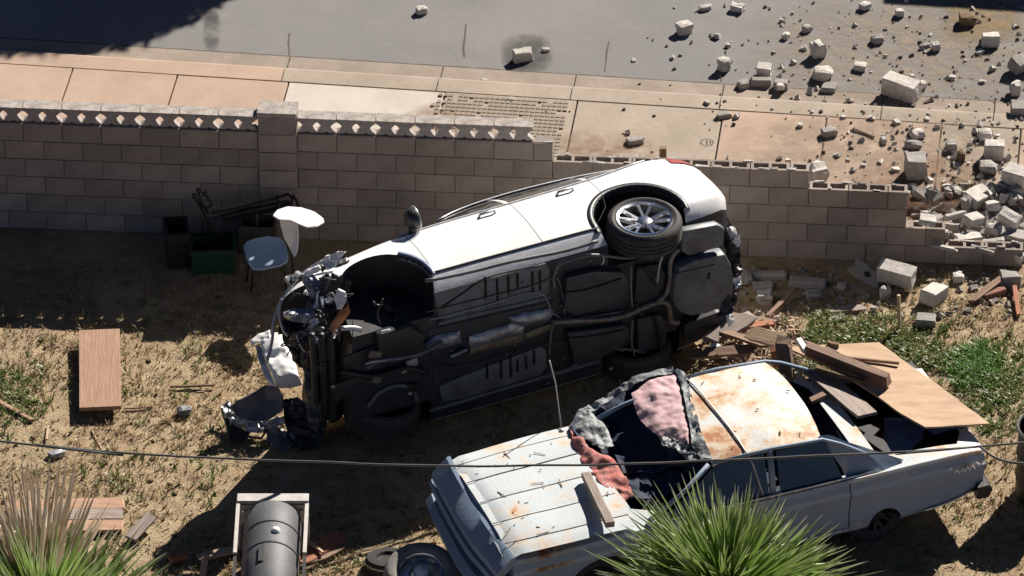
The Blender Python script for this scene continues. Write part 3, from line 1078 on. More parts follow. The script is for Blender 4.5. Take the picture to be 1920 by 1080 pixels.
# arch cladding: a dark lip round the left rear arch and the remains of the front one
def arch_ring(xc, a0, a1, r0=0.458, r1=0.515, name='arch_cladding', m='black_plastic', off=0.012, side=1):
    rows = []
    for k in range(25):
        a = R(a0 + (a1 - a0) * k / 24)
        row = []
        for r, o_ in ((r0, -0.06), (r0 + 0.004, off), (r1, off), (r1 + 0.012, -0.02)):
            x, z = xc + r * math.cos(a), 0.39 + r * math.sin(a)
            s_ = car_section(max(-2.37, min(2.32, x)))
            y = np.interp(z, [p[1] for p in s_[4:12]], [p[0] for p in s_[4:12]])
            row.append(Vector((x, side * (y + o_), z)))
        rows.append(row)
    b = MB()
    b.grid(rows)
    return b.build(name, M[m], car, smooth=True)
arch_ring(-1.365, -8, 186)
arch_ring(1.36, 128, 184, m='blue_metal', r1=0.50, off=0.016)
arch_ring(-1.365, -8, 186, side=-1)

# wheels
def wheel(c, out, parent, r=0.372, wdt=0.25, rim=0.275, rim_mat='alloy', name='wheel', steer=0):
    root = MB()
    c = Vector(c)
    out = Vector(out).normalized()
    prof = [(rim, wdt / 2 - 0.02), (rim + 0.02, wdt / 2), (r - 0.055, wdt / 2 + 0.008), (r - 0.02, wdt / 2 - 0.01), (r - 0.004, wdt / 2 - 0.035), (r, wdt / 2 - 0.06)]
    for g in (0.045, 0.0, -0.045):
        prof += [(r, g + 0.008), (r - 0.009, g + 0.006), (r - 0.009, g - 0.006), (r, g - 0.008)]
    prof += [(r, -wdt / 2 + 0.06), (r - 0.02, -wdt / 2 + 0.01), (r - 0.055, -wdt / 2 - 0.008), (rim, -wdt / 2 + 0.02)]
    root.lathe(prof, c, out, 56)
    ty = root.build('tyre', M['rubber'], None, smooth=35)
    b = MB()
    b.lathe([(rim + 0.006, wdt / 2 - 0.012), (rim - 0.004, wdt / 2 + 0.004), (rim - 0.022, wdt / 2 - 0.002), (rim - 0.03, wdt / 2 - 0.04), (rim - 0.035, -wdt / 2)], c, out, 48)
    u = out.orthogonal().normalized()
    w = out.cross(u)
    for k in range(10):
        a = 2 * math.pi * (k // 2) / 5 + (0.27 if k % 2 else -0.27)
        d = u * math.cos(a) + w * math.sin(a)
        a0 = 2 * math.pi * (k // 2) / 5 + (0.10 if k % 2 else -0.10)
        d0 = u * math.cos(a0) + w * math.sin(a0)
        tng = out.cross(d).normalized()
        p0, p1 = c + d0 * 0.05 + out * (wdt / 2 - 0.035), c + d * (rim - 0.02) + out * (wdt / 2 - 0.008)
        b.add([p0 - tng * 0.014, p0 + tng * 0.014, p1 + tng * 0.012, p1 - tng * 0.012, p0 - tng * 0.020 - out * 0.03, p0 + tng * 0.020 - out * 0.03, p1 + tng * 0.018 - out * 0.03, p1 - tng * 0.018 - out * 0.03],
              [(0, 1, 2, 3), (0, 4, 5, 1), (1, 5, 6, 2), (2, 6, 7, 3), (3, 7, 4, 0)])
    b.lathe([(0.075, wdt / 2 - 0.07), (0.07, wdt / 2 - 0.03), (0.045, wdt / 2 - 0.022), (0.0, wdt / 2 - 0.022)], c, out, 20)
    rm_ = b.build('rim', M[rim_mat], None, smooth=35)
    b = MB()
    b.lathe([(rim - 0.03, wdt / 2 - 0.10), (0.0, wdt / 2 - 0.10)], c, out, 32)
    bk = b.build('brake_disc', M['dark_metal'], None)
    wh = bpy.data.objects.new(name, None)
    COL.objects.link(wh)
    wh.parent = parent
    for q in (ty, rm_, bk):
        q.parent = wh
    return wh
wheel(HUB + Vector((0, -0.05, -0.085)), (0.02, 1, 0.02), car)
wheel((-1.365, -0.74, 0.38), (0, -1, 0), car)
wheel((1.36, -0.66, 0.44), (0.1, -1, 0), car)
# hub left bare where the front wheel broke off
b = MB()
b.lathe([(0.0, 0.10), (0.03, 0.10), (0.035, 0.04), (0.075, 0.03), (0.08, 0.0), (0.15, 0.0), (0.155, -0.015), (0.0, -0.02)], (1.30, 0.42, 0.34), (0, 1, 0), 24)
for k in range(5):
    a = 2 * math.pi * k / 5
    b.tube([(1.30 + 0.055 * math.cos(a), 0.44, 0.34 + 0.055 * math.sin(a)), (1.30 + 0.055 * math.cos(a), 0.49, 0.34 + 0.055 * math.sin(a))], 0.008, 6)
b.build('wheel_hub', M['dark_metal'], car, smooth=40)
b = MB()
b.tube([(1.34, 0.30, 0.24), (1.32, 0.5, 0.26), (1.30, 0.57, 0.28)], 0.022, 8)
b.tube([(1.30, 0.56, 0.40), (1.28, 0.52, 0.62), (1.26, 0.46, 0.80)], 0.035, 10)
b.build('suspension_strut', M['dark_metal'], car, smooth=True)

# ---------------- underbody, laid out on the floor plane
FZ = 0.222
def up(pts, z=FZ):
    return [CZ(x, y, z) for x, y in pts]
def plate(name, pts, h, m, bev=0.012, z=FZ, rnd_=0):
    """raised pan standing h proud of the floor (towards the road side)"""
    b = MB()
    b.prism([Vector(p) for p in up(pts, z)], (0, 0, -h))
    o = b.build(name, M[m], car)
    if bev:
        bevel(o, bev, 2)
        o.data.polygons.foreach_set('use_smooth', [True] * len(o.data.polygons))
        o.data.set_sharp_from_angle(angle=R(50))
    return o
def ucurve(pts, r, name, m, z=FZ - 0.05, n=8, zs=None):
    P = [CZ(x, y, z if zs is None else zs[i]) for i, (x, y) in enumerate(pts)]
    Q = []
    for i in range(len(P) - 1):
        a, b_, c, d = P[max(i - 1, 0)], P[i], P[i + 1], P[min(i + 2, len(P) - 1)]
        for k in range(4):
            t = k / 4
            Q.append(0.5 * ((2 * b_) + (c - a) * t + (2 * a - 5 * b_ + 4 * c - d) * t * t + (3 * b_ - a - 3 * c + d) * t**3))
    Q.append(P[-1])
    b = MB()
    b.tube(Q, r, n)
    return b.build(name, M[m], car, smooth=True)

plate('floor_pan', [(812, 548), (1022, 492), (1030, 505), (1028, 556), (1002, 566), (850, 602), (822, 596)], 0.018, 'under_pan')
plate('floor_pan', [(822, 722), (900, 690), (1012, 648), (1024, 655), (1022, 690), (1010, 702), (880, 742), (828, 752)], 0.018, 'under_pan')
for x, y0, y1 in ((910, 519, 560), (932, 523, 561), (953, 517, 552), (970, 513, 544), (998, 509, 547), (1012, 507, 543), (913, 684, 710), (939, 678, 708), (957, 669, 706), (970, 674, 697), (986, 668, 692), (1001, 657, 682)):
    b = MB()
    b.tube([CZ(x, y0, FZ - 0.018), CZ(x + 1, y1, FZ - 0.018)], 0.014, 6)
    b.build('floor_rib', M['rib_dark'], car, smooth=True)
for x, y in ((979, 529), (978, 688), (835, 575), (1045, 690), (832, 760), (1068, 705)):
    b = MB()
    p = CZ(x, y, FZ - 0.017)
    b.lathe([(0.012, -0.006), (0.012, 0.001), (0, 0.001)], p, (0, 0, -1), 12)
    b.build('drain_plug', M['rib_dark'], car)
ucurve([(798, 527), (880, 510), (960, 490), (1060, 470), (1120, 452)], 0.02, 'sill_flange', 'under_pan', FZ - 0.005)
ucurve([(805, 770), (900, 742), (1000, 712), (1125, 676)], 0.02, 'sill_flange', 'under_pan', FZ - 0.005)
ucurve([(822, 606), (880, 590), (960, 573), (1030, 556)], 0.028, 'chassis_rail', 'under_pan', FZ - 0.012)
ucurve([(830, 575), (870, 548), (905, 524), (960, 508), (1010, 498)], 0.010, 'brake_line', 'rib_dark', FZ - 0.022, 6)
# tunnel with heat shields and catalytic converter
plate('tunnel', [(800, 618), (1040, 562), (1044, 628), (1000, 640), (810, 690)], 0.012, 'under_dark', 0.006)
def shield(pts, h, m, name='heat_shield'):
    P = [CZ(x, y, FZ - 0.02) for x, y in pts]
    mbx = crumple(P, 0.006, 0.012, len(pts) + pts[0][0] % 7, 3, bulge=h, scale=9, nrm=(0, 0, -1))
    return mbx.build(name, M[m], car, smooth=40)
shield([(955, 594), (980, 588), (1030, 577), (1038, 582), (1034, 600), (985, 612), (958, 606)], 0.055, 'heat_shield')
shield([(880, 630), (958, 606), (985, 612), (982, 628), (890, 652), (878, 646)], 0.05, 'heat_shield')
shield([(880, 647), (982, 624), (980, 640), (882, 662)], 0.02, 'rusty_shield')
shield([(984, 624), (1034, 606), (1036, 616), (985, 636)], 0.02, 'rusty_shield')
shield([(792, 648), (818, 628), (862, 620), (866, 642), (800, 660)], 0.06, 'heat_shield')
ucurve([(845, 668), (860, 662), (875, 655)], 0.02, 'bracket', 'heat_shield', FZ - 0.05)
# exhaust
ucurve([(1036, 604), (1080, 601), (1130, 599), (1170, 592), (1205, 576), (1236, 566), (1252, 570), (1256, 590), (1258, 602), (1272, 605)], 0.030, 'exhaust_pipe', 'exhaust', FZ - 0.07)
ucurve([(1232, 566), (1250, 548), (1256, 520), (1256, 495), (1262, 478), (1272, 466)], 0.027, 'exhaust_pipe', 'exhaust', FZ - 0.07)
plate('silencer', [(1276, 598), (1340, 574), (1352, 582), (1348, 606), (1290, 636), (1274, 628)], 0.10, 'under_dark', 0.035)
plate('silencer', [(1272, 424), (1338, 412), (1352, 420), (1350, 452), (1284, 472), (1270, 462)], 0.09, 'under_pan', 0.03)
# tank and rear floor
plate('fuel_tank', [(1056, 512), (1108, 500), (1160, 502), (1172, 520), (1170, 548), (1150, 562), (1070, 584), (1052, 572)], 0.085, 'under_mid', 0.016)
plate('fuel_tank', [(1058, 616), (1165, 602), (1176, 612), (1168, 640), (1100, 672), (1072, 676)], 0.08, 'under_mid', 0.016)
ucurve([(1058, 548), (1100, 543), (1165, 522)], 0.010, 'tank_strap', 'rib_dark', FZ - 0.09, 6)
ucurve([(1062, 634), (1110, 630), (1168, 618)], 0.010, 'tank_strap', 'rib_dark', FZ - 0.085, 6)
ucurve([(1040, 540), (1038, 520), (1046, 500), (1052, 494)], 0.012, 'fuel_line', 'exhaust', FZ - 0.04, 6)
ucurve([(1030, 664), (1034, 620), (1040, 600)], 0.012, 'fuel_line', 'exhaust', FZ - 0.04, 6)
plate('spare_wheel_well', [(1262, 488), (1290, 474), (1348, 462), (1360, 484), (1365, 512), (1362, 540), (1344, 562), (1312, 574), (1282, 578), (1262, 570), (1250, 552), (1252, 512)], 0.14, 'under_pan', 0.03)
b = MB()
b.box(CZ(1329, 517, FZ - 0.142), (0.03, 0.075, 0.006))
b.build('drain_slot', M['rib_dark'], car)
ucurve([(1270, 512), (1300, 505), (1340, 496)], 0.007, 'well_crease', 'under_dark', FZ - 0.14, 6)
# rear axle
plate('rear_subframe', [(1190, 496), (1232, 490), (1246, 512), (1236, 556), (1200, 572), (1186, 560)], 0.05, 'under_dark', 0.02)
plate('rear_subframe', [(1190, 592), (1234, 584), (1244, 600), (1244, 650), (1226, 668), (1192, 650)], 0.06, 'under_mid', 0.02)
ucurve([(1184, 498), (1183, 530), (1185, 574)], 0.011, 'anti_roll_bar', 'exhaust', FZ - 0.09, 6)
ucurve([(1186, 600), (1184, 640), (1190, 668)], 0.011, 'anti_roll_bar', 'exhaust', FZ - 0.09, 6)
ucurve([(1205, 500), (1222, 516), (1232, 534)], 0.018, 'control_arm', 'dark_metal', FZ - 0.09, 6)
ucurve([(1242, 480), (1236, 500), (1232, 530)], 0.012, 'damper', 'silver_trim', FZ - 0.10, 6)
ucurve([(1226, 590), (1236, 620), (1238, 655)], 0.022, 'damper', 'dark_metal', FZ - 0.10, 6)
ucurve([(1130, 478), (1132, 490), (1128, 496)], 0.006, 'brake_hose', 'alloy', FZ - 0.06, 5)
# engine side: subframe, gearbox, trays
plate('engine_tray', [(640, 668), (716, 640), (726, 680), (650, 706)], 0.03, 'under_dark')
plate('engine_tray', [(618, 722), (690, 694), (698, 722), (624, 752)], 0.03, 'under_dark')
plate('gearbox', [(700, 618), (760, 600), (790, 618), (786, 650), (730, 668), (702, 650)], 0.10, 'dark_metal', 0.035)
ucurve([(688, 690), (712, 676), (745, 672), (790, 662), (830, 640)], 0.020, 'subframe_arm', 'under_pan', FZ - 0.10, 8)
ucurve([(686, 682), (700, 678), (722, 676)], 0.014, 'subframe_arm', 'silver_trim', FZ - 0.12, 6)
ucurve([(640, 696), (700, 706), (760, 690), (800, 700)], 0.028, 'subframe', 'dark_metal', FZ - 0.06, 8)
ucurve([(690, 762), (712, 735), (745, 722), (772, 730), (782, 752)], 0.022, 'wheel_arch_lip', 'under_pan', FZ - 0.02, 8)
for x, y in ((624, 724), (768, 737), (766, 622), (1145, 690)):
    b = MB()
    b.lathe([(0.0, 0.02), (0.018, 0.018), (0.022, 0.0), (0.0, 0.0)], CZ(x, y, FZ - 0.05), (0, 0, -1), 12)
    b.build('bolt_cap', M['silver_trim'], car, smooth=True)
ucurve([(640, 616), (662, 615), (676, 618)], 0.026, 'cross_bar', 'silver_trim', FZ - 0.15, 8)
ucurve([(718, 560), (708, 588), (712, 606)], 0.010, 'brake_hose', 'black_plastic', FZ + 0.02, 6)
ucurve([(700, 566), (706, 572), (716, 572)], 0.012, 'brake_hose', 'black_plastic', FZ + 0.02, 6)
for x in (588, 606, 622):
    ucurve([(x - 4, 626), (x, 680), (x + 2, 735), (x + 1, 790)], 0.034, 'radiator_support', 'black_plastic', FZ + 0.02, 8)
plate('radiator', [(572, 640), (586, 632), (606, 700), (612, 800), (588, 806), (578, 730)], 0.02, 'black_plastic', 0.01, FZ + 0.25)

# ---------------- wrecked front end
REF = (2.02, 0.55, 0.55)
def cv(pts, ref=REF):
    return [CV(x, y, ref) for x, y in pts]
def rag(name, pts, m, ref=REF, thick=0.012, amp=0.03, seed=1, bulge=0.0, cuts=3, scale=7, label=None):
    P = cv(pts, ref)
    nrm = -VIEWL
    o = crumple(P, thick, amp, seed, cuts, bulge, scale, nrm).build(name, M[m], car, smooth=35)
    if label:
        o['label'] = label
    return o
# bonnet edge, a long bent rim
def fcurve(pts, r, name, m, ref=REF, n=6):
    P = cv(pts, ref)
    Q = []
    for i in range(len(P) - 1):
        a, b_, c, d = P[max(i - 1, 0)], P[i], P[i + 1], P[min(i + 2, len(P) - 1)]
        for k in range(5):
            t = k / 5
            Q.append(0.5 * ((2 * b_) + (c - a) * t + (2 * a - 5 * b_ + 4 * c - d) * t * t + (3 * b_ - a - 3 * c + d) * t**3))
    Q.append(P[-1])
    b = MB()
    b.tube(Q, r, n)
    return b.build(name, M[m], car, smooth=True)

fcurve([(640, 474), (600, 492), (560, 520), (530, 560), (514, 600), (510, 640), (500, 680)], 0.016, 'bonnet_edge', 'silver_trim', (2.0, 0.75, 0.9))
rag('inner_wing', [(600, 500), (640, 478), (660, 500), (655, 560), (640, 640), (600, 700), (560, 690), (530, 640), (530, 590), (560, 540)], 'black_plastic', (1.85, 0.55, 0.75), amp=0.10, seed=4, cuts=4)
rag('torn_wing', [(598, 496), (612, 480), (640, 470), (648, 474), (636, 486), (628, 500), (616, 504), (606, 500)], 'white_paint', (1.95, 0.85, 0.7), amp=0.05, seed=2, scale=14)
rag('lamp_housing', [(562, 516), (578, 504), (600, 496), (602, 506), (586, 514), (570, 522)], 'chair_white', (2.0, 0.8, 0.6), amp=0.03, seed=3, bulge=0.04)
rag('lamp_housing', [(566, 522), (586, 514), (600, 530), (606, 560), (608, 578), (592, 576), (580, 552), (570, 536)], 'blue_metal', (2.0, 0.75, 0.55), amp=0.05, seed=6, scale=12)
rag('lamp_housing', [(594, 548), (600, 544), (606, 572), (598, 578), (592, 566)], 'chair_white', (2.02, 0.76, 0.5), amp=0.02, seed=7)
rag('head_lamp', [(530, 584), (548, 580), (566, 578), (590, 582), (592, 598), (576, 606), (548, 604), (534, 596)], 'blue_metal', (2.05, 0.6, 0.55), amp=0.05, seed=8, bulge=0.05, scale=11)
rag('lamp_lens', [(530, 586), (540, 582), (554, 584), (556, 596), (542, 600), (532, 594)], 'silver_trim', (2.08, 0.6, 0.5), amp=0.02, seed=9, bulge=0.04)
rag('bracket', [(566, 622), (576, 616), (578, 610), (592, 608), (594, 616), (584, 622), (570, 628)], 'silver_trim', (2.05, 0.5, 0.5), amp=0.02, seed=10)
rag('washer_bottle', [(626, 560), (634, 540), (648, 546), (650, 562), (642, 580), (632, 580)], 'chair_white', (1.95, 0.55, 0.3), amp=0.03, seed=12, bulge=0.03, scale=14)
rag('splash_panel', [(616, 630), (620, 608), (636, 584), (654, 572), (656, 586), (646, 602), (630, 618)], 'orange', (2.0, 0.5, 0.22), amp=0.03, seed=13, bulge=0.02, label='orange broken lamp or panel piece in the crushed nose')
fcurve([(556, 626), (562, 646), (574, 660), (582, 658)], 0.010, 'hose', 'silver_trim', (2.1, 0.45, 0.5))
fcurve([(528, 560), (524, 580), (526, 602), (532, 620), (540, 630)], 0.016, 'hose', 'silver_trim', (2.15, 0.6, 0.7))
fcurve([(600, 520), (604, 540), (598, 560), (604, 590), (612, 610)], 0.016, 'hose', 'black_plastic', (2.0, 0.7, 0.45))
fcurve([(612, 556), (622, 550), (626, 560), (618, 568), (608, 566)], 0.012, 'hose', 'grey_plastic', (1.95, 0.6, 0.4))
rag('bumper_beam', [(560, 640), (570, 632), (592, 700), (604, 780), (594, 812), (578, 800), (572, 720)], 'black_plastic', (2.2, 0.1, 0.5), amp=0.05, seed=14, bulge=0.06, cuts=4)
# white bumper corner hanging off the nose
def wcar(name, pts, m, thick=0.015, amp=0.03, seed=1, bulge=0.0, cuts=4, scale=6, label=None):
    P = [CARI @ W(*p) for p in pts]
    nl = (A3.transposed() @ Vector((-0.1, -0.15, 1))).normalized()
    o = crumple(P, thick, amp, seed, cuts, bulge, scale, nl).build(name, M[m], car, smooth=35)
    if label:
        o['label'] = label
wcar('bumper_cover', [(487, 642, 0.60), (512, 622, 0.66), (528, 624, 0.66), (546, 640, 0.62), (552, 660, 0.60), (550, 672, 0.60), (558, 694, 0.56), (560, 706, 0.54), (514, 710, 0.52), (500, 682, 0.56)], 'white_paint', amp=0.03, seed=16, bulge=0.06, scale=7, label='white bumper corner hanging from the crushed nose')
wcar('bumper_cover', [(514, 709, 0.52), (560, 705, 0.54), (568, 723, 0.42), (540, 728, 0.40), (518, 727, 0.40)], 'white_paint', amp=0.01, seed=19, scale=7)
wcar('bumper_cover', [(468, 640, 0.60), (484, 626, 0.64), (506, 618, 0.68), (506, 632, 0.66), (494, 640, 0.62), (480, 644, 0.60), (474, 652, 0.56)], 'white_paint', amp=0.02, seed=17, bulge=0.02)
wcar('bumper_cover', [(478, 646, 0.58), (490, 650, 0.58), (502, 690, 0.50), (516, 724, 0.40), (508, 728, 0.36), (494, 702, 0.44), (484, 672, 0.52)], 'silver_trim', amp=0.01, seed=18)
rw = random.Random(91)
def in_nose(x, y):
    return ((x - 585) / 62) ** 2 + ((y - 572) / 75) ** 2 < 1
made = 0
while made < 34:
    x, y = rw.uniform(520, 650), rw.uniform(498, 645)
    if not in_nose(x, y):
        continue
    r = rw.uniform(5, 13)
    n_ = rw.randint(4, 6)
    P = [(x + r * rw.uniform(0.5, 1.2) * math.cos(2 * math.pi * k_ / n_), y + r * rw.uniform(0.4, 1.1) * math.sin(2 * math.pi * k_ / n_)) for k_ in range(n_)]
    rag('torn_bracket', P, rw.choice(['black_plastic', 'black_plastic', 'grey_plastic', 'silver_trim', 'blue_metal', 'dark_metal', 'cladding']), (rw.uniform(1.85, 2.12), rw.uniform(0.5, 0.8), rw.uniform(0.3, 0.7)), amp=0.05, seed=100 + made, scale=14, cuts=2)
    made += 1
for k_ in range(9):
    x0, y0 = rw.uniform(545, 640), rw.uniform(520, 640)
    pts = [(x0, y0)]
    for q_ in range(3):
        pts.append((pts[-1][0] + rw.uniform(-22, 22), pts[-1][1] + rw.uniform(-4, 24)))
    fcurve(pts, rw.uniform(0.005, 0.010), 'wire', rw.choice(['black_plastic', 'grey_plastic', 'dark_metal']), (1.98, 0.55, rw.uniform(0.2, 0.4)))
for k_ in range(12):
    x, y = rw.uniform(640, 790), rw.uniform(600, 730)
    r = rw.uniform(5, 12)
    p = CZ(x, y, FZ - rw.uniform(0.03, 0.12))
    b = MB()
    b.box(p, (r / 90, r / 120, 0.03), rot(0, 0, rw.uniform(-30, 30)), jit=0.008, rg=rw)
    o = b.build('engine_part', M[rw.choice(['dark_metal', 'under_pan', 'exhaust', 'silver_trim'])], car)
    bevel(o, 0.006)
for k_ in range(46):
    x, y = rw.uniform(800, 1340), rw.uniform(480, 720)
    p = CZ(x, y, FZ)
    if abs(p.y) > 0.72 or not -2.1 < p.x < 0.95:
        continue
    b = MB()
    b.lathe([(0.0, 0.012), (0.011, 0.010), (0.013, 0.0)], p + Vector((0, 0, -0.016)), (0, 0, -1), 8)
    b.build('bolt_head', M['exhaust'], car, smooth=True)
ucurve([(800, 585), (880, 566), (1000, 536), (1046, 524), (1060, 600)], 0.007, 'brake_line', 'exhaust', FZ - 0.03, 5)
ucurve([(806, 600), (900, 576), (1010, 548), (1050, 596), (1180, 582)], 0.006, 'fuel_line', 'silver_trim', FZ - 0.03, 5)
ucurve([(700, 640), (780, 640), (840, 690), (1000, 650), (1060, 640)], 0.008, 'cable', 'black_plastic', FZ - 0.04, 5)
ucurve([(1050, 494), (1110, 478), (1180, 484), (1230, 470)], 0.016, 'trailing_arm', 'under_pan', FZ - 0.06, 6)
ucurve([(1070, 690), (1120, 660), (1180, 655), (1230, 668)], 0.018, 'trailing_arm', 'under_pan', FZ - 0.06, 6)
# jagged rear corner of the underbody
for i, (x, y, s_) in enumerate(((1372, 436, 9), (1382, 452, 8), (1384, 478, 7), (1386, 505, 8), (1382, 530, 9), (1368, 600, 8), (1376, 560, 7))):
    P = [(x - s_, y - s_), (x + s_ * 0.6, y - s_ * 1.4), (x + s_, y + s_ * 0.4), (x - s_ * 0.2, y + s_ * 1.5)]
    rag('torn_bumper', P, 'white_paint' if i in (0, 1, 4, 5) else 'black_plastic', (-2.3, 0.3, 0.3), amp=0.05, seed=20 + i, scale=16, cuts=2)
rag('rear_valance', [(1340, 404), (1362, 408), (1378, 430), (1388, 480), (1386, 540), (1372, 590), (1352, 616), (1346, 590), (1362, 545), (1366, 500), (1356, 450)], 'black_plastic', (-2.25, 0.1, 0.32), amp=0.05, seed=30, bulge=0.03, cuts=4)

# ================================================================== RUSTED OLD SEDAN
OTH = R(21)
of = Vector((-math.cos(OTH), -math.sin(OTH), 0))
ol = Vector((math.sin(OTH), -math.cos(OTH), 0))
OM = Matrix.Translation(Vector((1.90, -4.12, 0))) @ Matrix((of, ol, Vector((0, 0, 1)))).transposed().to_4x4()
OI = OM.inverted()
old = empty('rusted_sedan', OM)
tag(old, 'rusted pale blue vintage sedan with its windscreen gone and boot lid missing', 'car')
def OZ(px, py, z):
    return OI @ W(px, py, z)
OST = [(2.36, 0.90, 0.36, 0.82, 0.905), (1.9, 0.925, 0.32, 0.84, 0.925), (1.1, 0.94, 0.29, 0.88, 0.95), (0.2, 0.945, 0.28, 0.89, 0.94), (-0.9, 0.945, 0.28, 0.90, 0.94),
       (-1.6, 0.94, 0.30, 0.91, 0.93), (-2.1, 0.92, 0.34, 0.90, 0.91), (-2.45, 0.86, 0.40, 0.85, 0.86)]
def old_section(x):
    w, zb, zt, zc = hermite(OST, x)
    cr = zt - 0.13
    pts = [(0, zb), (w - 0.16, zb), (w - 0.05, zb + 0.03), (w - 0.02, zb + 0.10), (w - 0.03, 0.52), (w, cr - 0.03), (w + 0.012, cr), (w - 0.015, cr + 0.03), (w - 0.03, zt - 0.03), (w - 0.06, zt), (w - 0.14, zt + 0.006), (w - 0.17, zt + 0.012),
           (w * 0.55, zc), (w * 0.25, zc + 0.006), (0, zc + 0.008)]
    return pts
xs = np.linspace(2.36, -2.45, 46)
rows = []
for x in xs:
    hp = old_section(x)
    rows.append([(x, y, z) for y, z in hp + [(-y, z) for (y, z) in hp[-2:0:-1]]])
b = MB()
nc = len(rows[0])
b.grid(rows, 0, closed=True)
b.add(rows[0], [tuple(range(nc))])
b.add(rows[-1], [tuple(range(nc - 1, -1, -1))])
ob = b.build('body', [M['shaded_paint'], M['hood_paint'], M['navy_cloth'], M['black_plastic']], old, smooth=28)
bm = bmesh.new()
bm.from_mesh(ob.data)
bmesh.ops.remove_doubles(bm, verts=bm.verts, dist=1e-5)
bmesh.ops.recalc_face_normals(bm, faces=bm.faces)
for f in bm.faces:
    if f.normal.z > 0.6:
        f.material_index = 1  # up-facing faces take the lit tone of the same paint
bm.to_mesh(ob.data)
bm.free()
def ocut(kind, m='navy_cloth', **kw):
    b = MB()
    if kind == 'wheel':
        n = 32
        ring = [(kw['x'] + kw['r'] * math.cos(2 * math.pi * k / n), 0.33 + kw['r'] * math.sin(2 * math.pi * k / n)) for k in range(n)]
        b.prism([Vector((x, kw['y0'], z)) for x, z in ring], (0, kw['y1'] - kw['y0'], 0))
    else:
        P = kw['poly']
        b.prism([Vector((x, y, kw['z0'])) for x, y in P], (0, 0, 1.5))
    o = b.build('cutter', M[m])
    o.matrix_world = OM
    return o
cuts = [ocut('prism', poly=[(1.08, -0.60), (1.13, 0), (1.08, 0.60), (0.6, 0.80), (-1.15, 0.80), (-1.25, 0.6), (-1.25, -0.6), (-1.15, -0.80), (0.6, -0.80)], z0=0.42),
        ocut('prism', m='black_plastic', poly=[(-1.42, -0.70), (-1.42, 0.66), (-2.22, 0.70), (-2.34, 0.5), (-2.34, -0.5), (-2.22, -0.74)], z0=0.46),
        ocut('prism', m='black_plastic', poly=[(-1.30, -0.72), (-2.60, -0.60), (-2.60, -1.2), (-1.30, -1.2)], z0=0.80)]
for x in (1.45, -1.40):
    for sy in (-1, 1):
        cuts.append(ocut('wheel', 'black_plastic', x=x, r=0.37 if x > 0 else 0.17, y0=sy * 0.60, y1=sy * 1.2))
boolean_cut(ob, cuts)
ob.data.set_sharp_from_angle(angle=R(28))
for x in (1.45, -1.40):
    for sy in (-1, 1):
        wheel((x, sy * 0.66, 0.27), (0, sy, 0), old, r=0.29, wdt=0.17, rim=0.17, rim_mat='black_plastic')
# bonnet skin with pressed ridges
b = MB()
rows = []
for i in range(17):
    x = 1.12 + (2.42 - 1.12) * i / 16
    row = []
    w = hermite(OST, min(x, 2.359))[0] - 0.075
    zc = hermite(OST, min(x, 2.359))[3]
    for j in range(45):
        q = -1 + 2 * j / 44
        z = zc + 0.022 - 0.05 * q ** 4 + 0.01 * noise.noise(Vector((x * 2.2, q * 2, 4)))
        for c in (-0.8, -0.42, 0.0, 0.42, 0.8):
            z += -0.009 * math.exp(-((q - c) / 0.022) ** 2)
        if i >= 15:
            z -= 0.03 * (i - 14)
        row.append(Vector((x + (0.03 * (1 - q * q) if i == 0 else 0), q * w, z)))
    rows.append(row)
b.grid(rows)
hood = b.build('bonnet', M['hood_paint'], old, smooth=True)
for c in (-0.8, -0.42, 0.0, 0.42, 0.8):
    rb = MB()
    pts = []
    for i in range(9):
        x = 1.14 + (2.36 - 1.14) * i / 8
        w, zc = hermite(OST, min(x, 2.359))[0] - 0.075, hermite(OST, min(x, 2.359))[3]
        pts.append(Vector((x, c * w, zc + 0.020 - 0.05 * c ** 4 + 0.01 * noise.noise(Vector((x * 2.2, c * 2, 4))))))
    rb.tube(pts, 0.0045, 5)
    rb.build('pressed_line', M['mortar'], hood, smooth=True)
# stepped front: sloping lip, recessed shelf, grille ledges, bumper
def front_bar(name, prof, y0, y1, m, bow=0.07, n=14):
    """prof: (x, z) outline swept across the nose, bowed forwards in the middle"""
    rows = []
    for k in range(n + 1):
        y = y0 + (y1 - y0) * k / n
        q = 2 * k / n - 1
        rows.append([Vector((x - bow * q * q + 0.012 * noise.noise(Vector((y * 3, x, 2))), y, z + 0.012 * noise.noise(Vector((y * 2.5, z * 3, 9))))) for x, z in prof])
    b = MB()
    b.grid(rows, 0, closed=True)
    nn = len(prof)
    b.add(rows[0], [tuple(range(nn))])
    b.add(rows[-1], [tuple(range(nn - 1, -1, -1))])
    return b.build(name, M[m], old, smooth=30)
front_bar('nose_panel', [(2.38, 0.885), (2.42, 0.875), (2.56, 0.74), (2.57, 0.69), (2.52, 0.67), (2.42, 0.76), (2.36, 0.80)], -0.86, 0.86, 'shaded_paint', 0.05)
front_bar('grille_ledge', [(2.36, 0.66), (2.58, 0.63), (2.60, 0.59), (2.54, 0.56), (2.36, 0.60)], -0.90, 0.90, 'shaded_paint')
front_bar('grille_ledge', [(2.34, 0.54), (2.50, 0.53), (2.52, 0.47), (2.34, 0.46)], -0.86, 0.86, 'silver_trim')
front_bar('front_bumper', [(2.40, 0.44), (2.58, 0.44), (2.64, 0.38), (2.62, 0.30), (2.56, 0.27), (2.42, 0.30)], -0.93, 0.93, 'shaded_paint', 0.08)
front_bar('grille', [(2.20, 0.78), (2.40, 0.74), (2.38, 0.30), (2.20, 0.30)], -0.84, 0.84, 'black_plastic', 0.05)
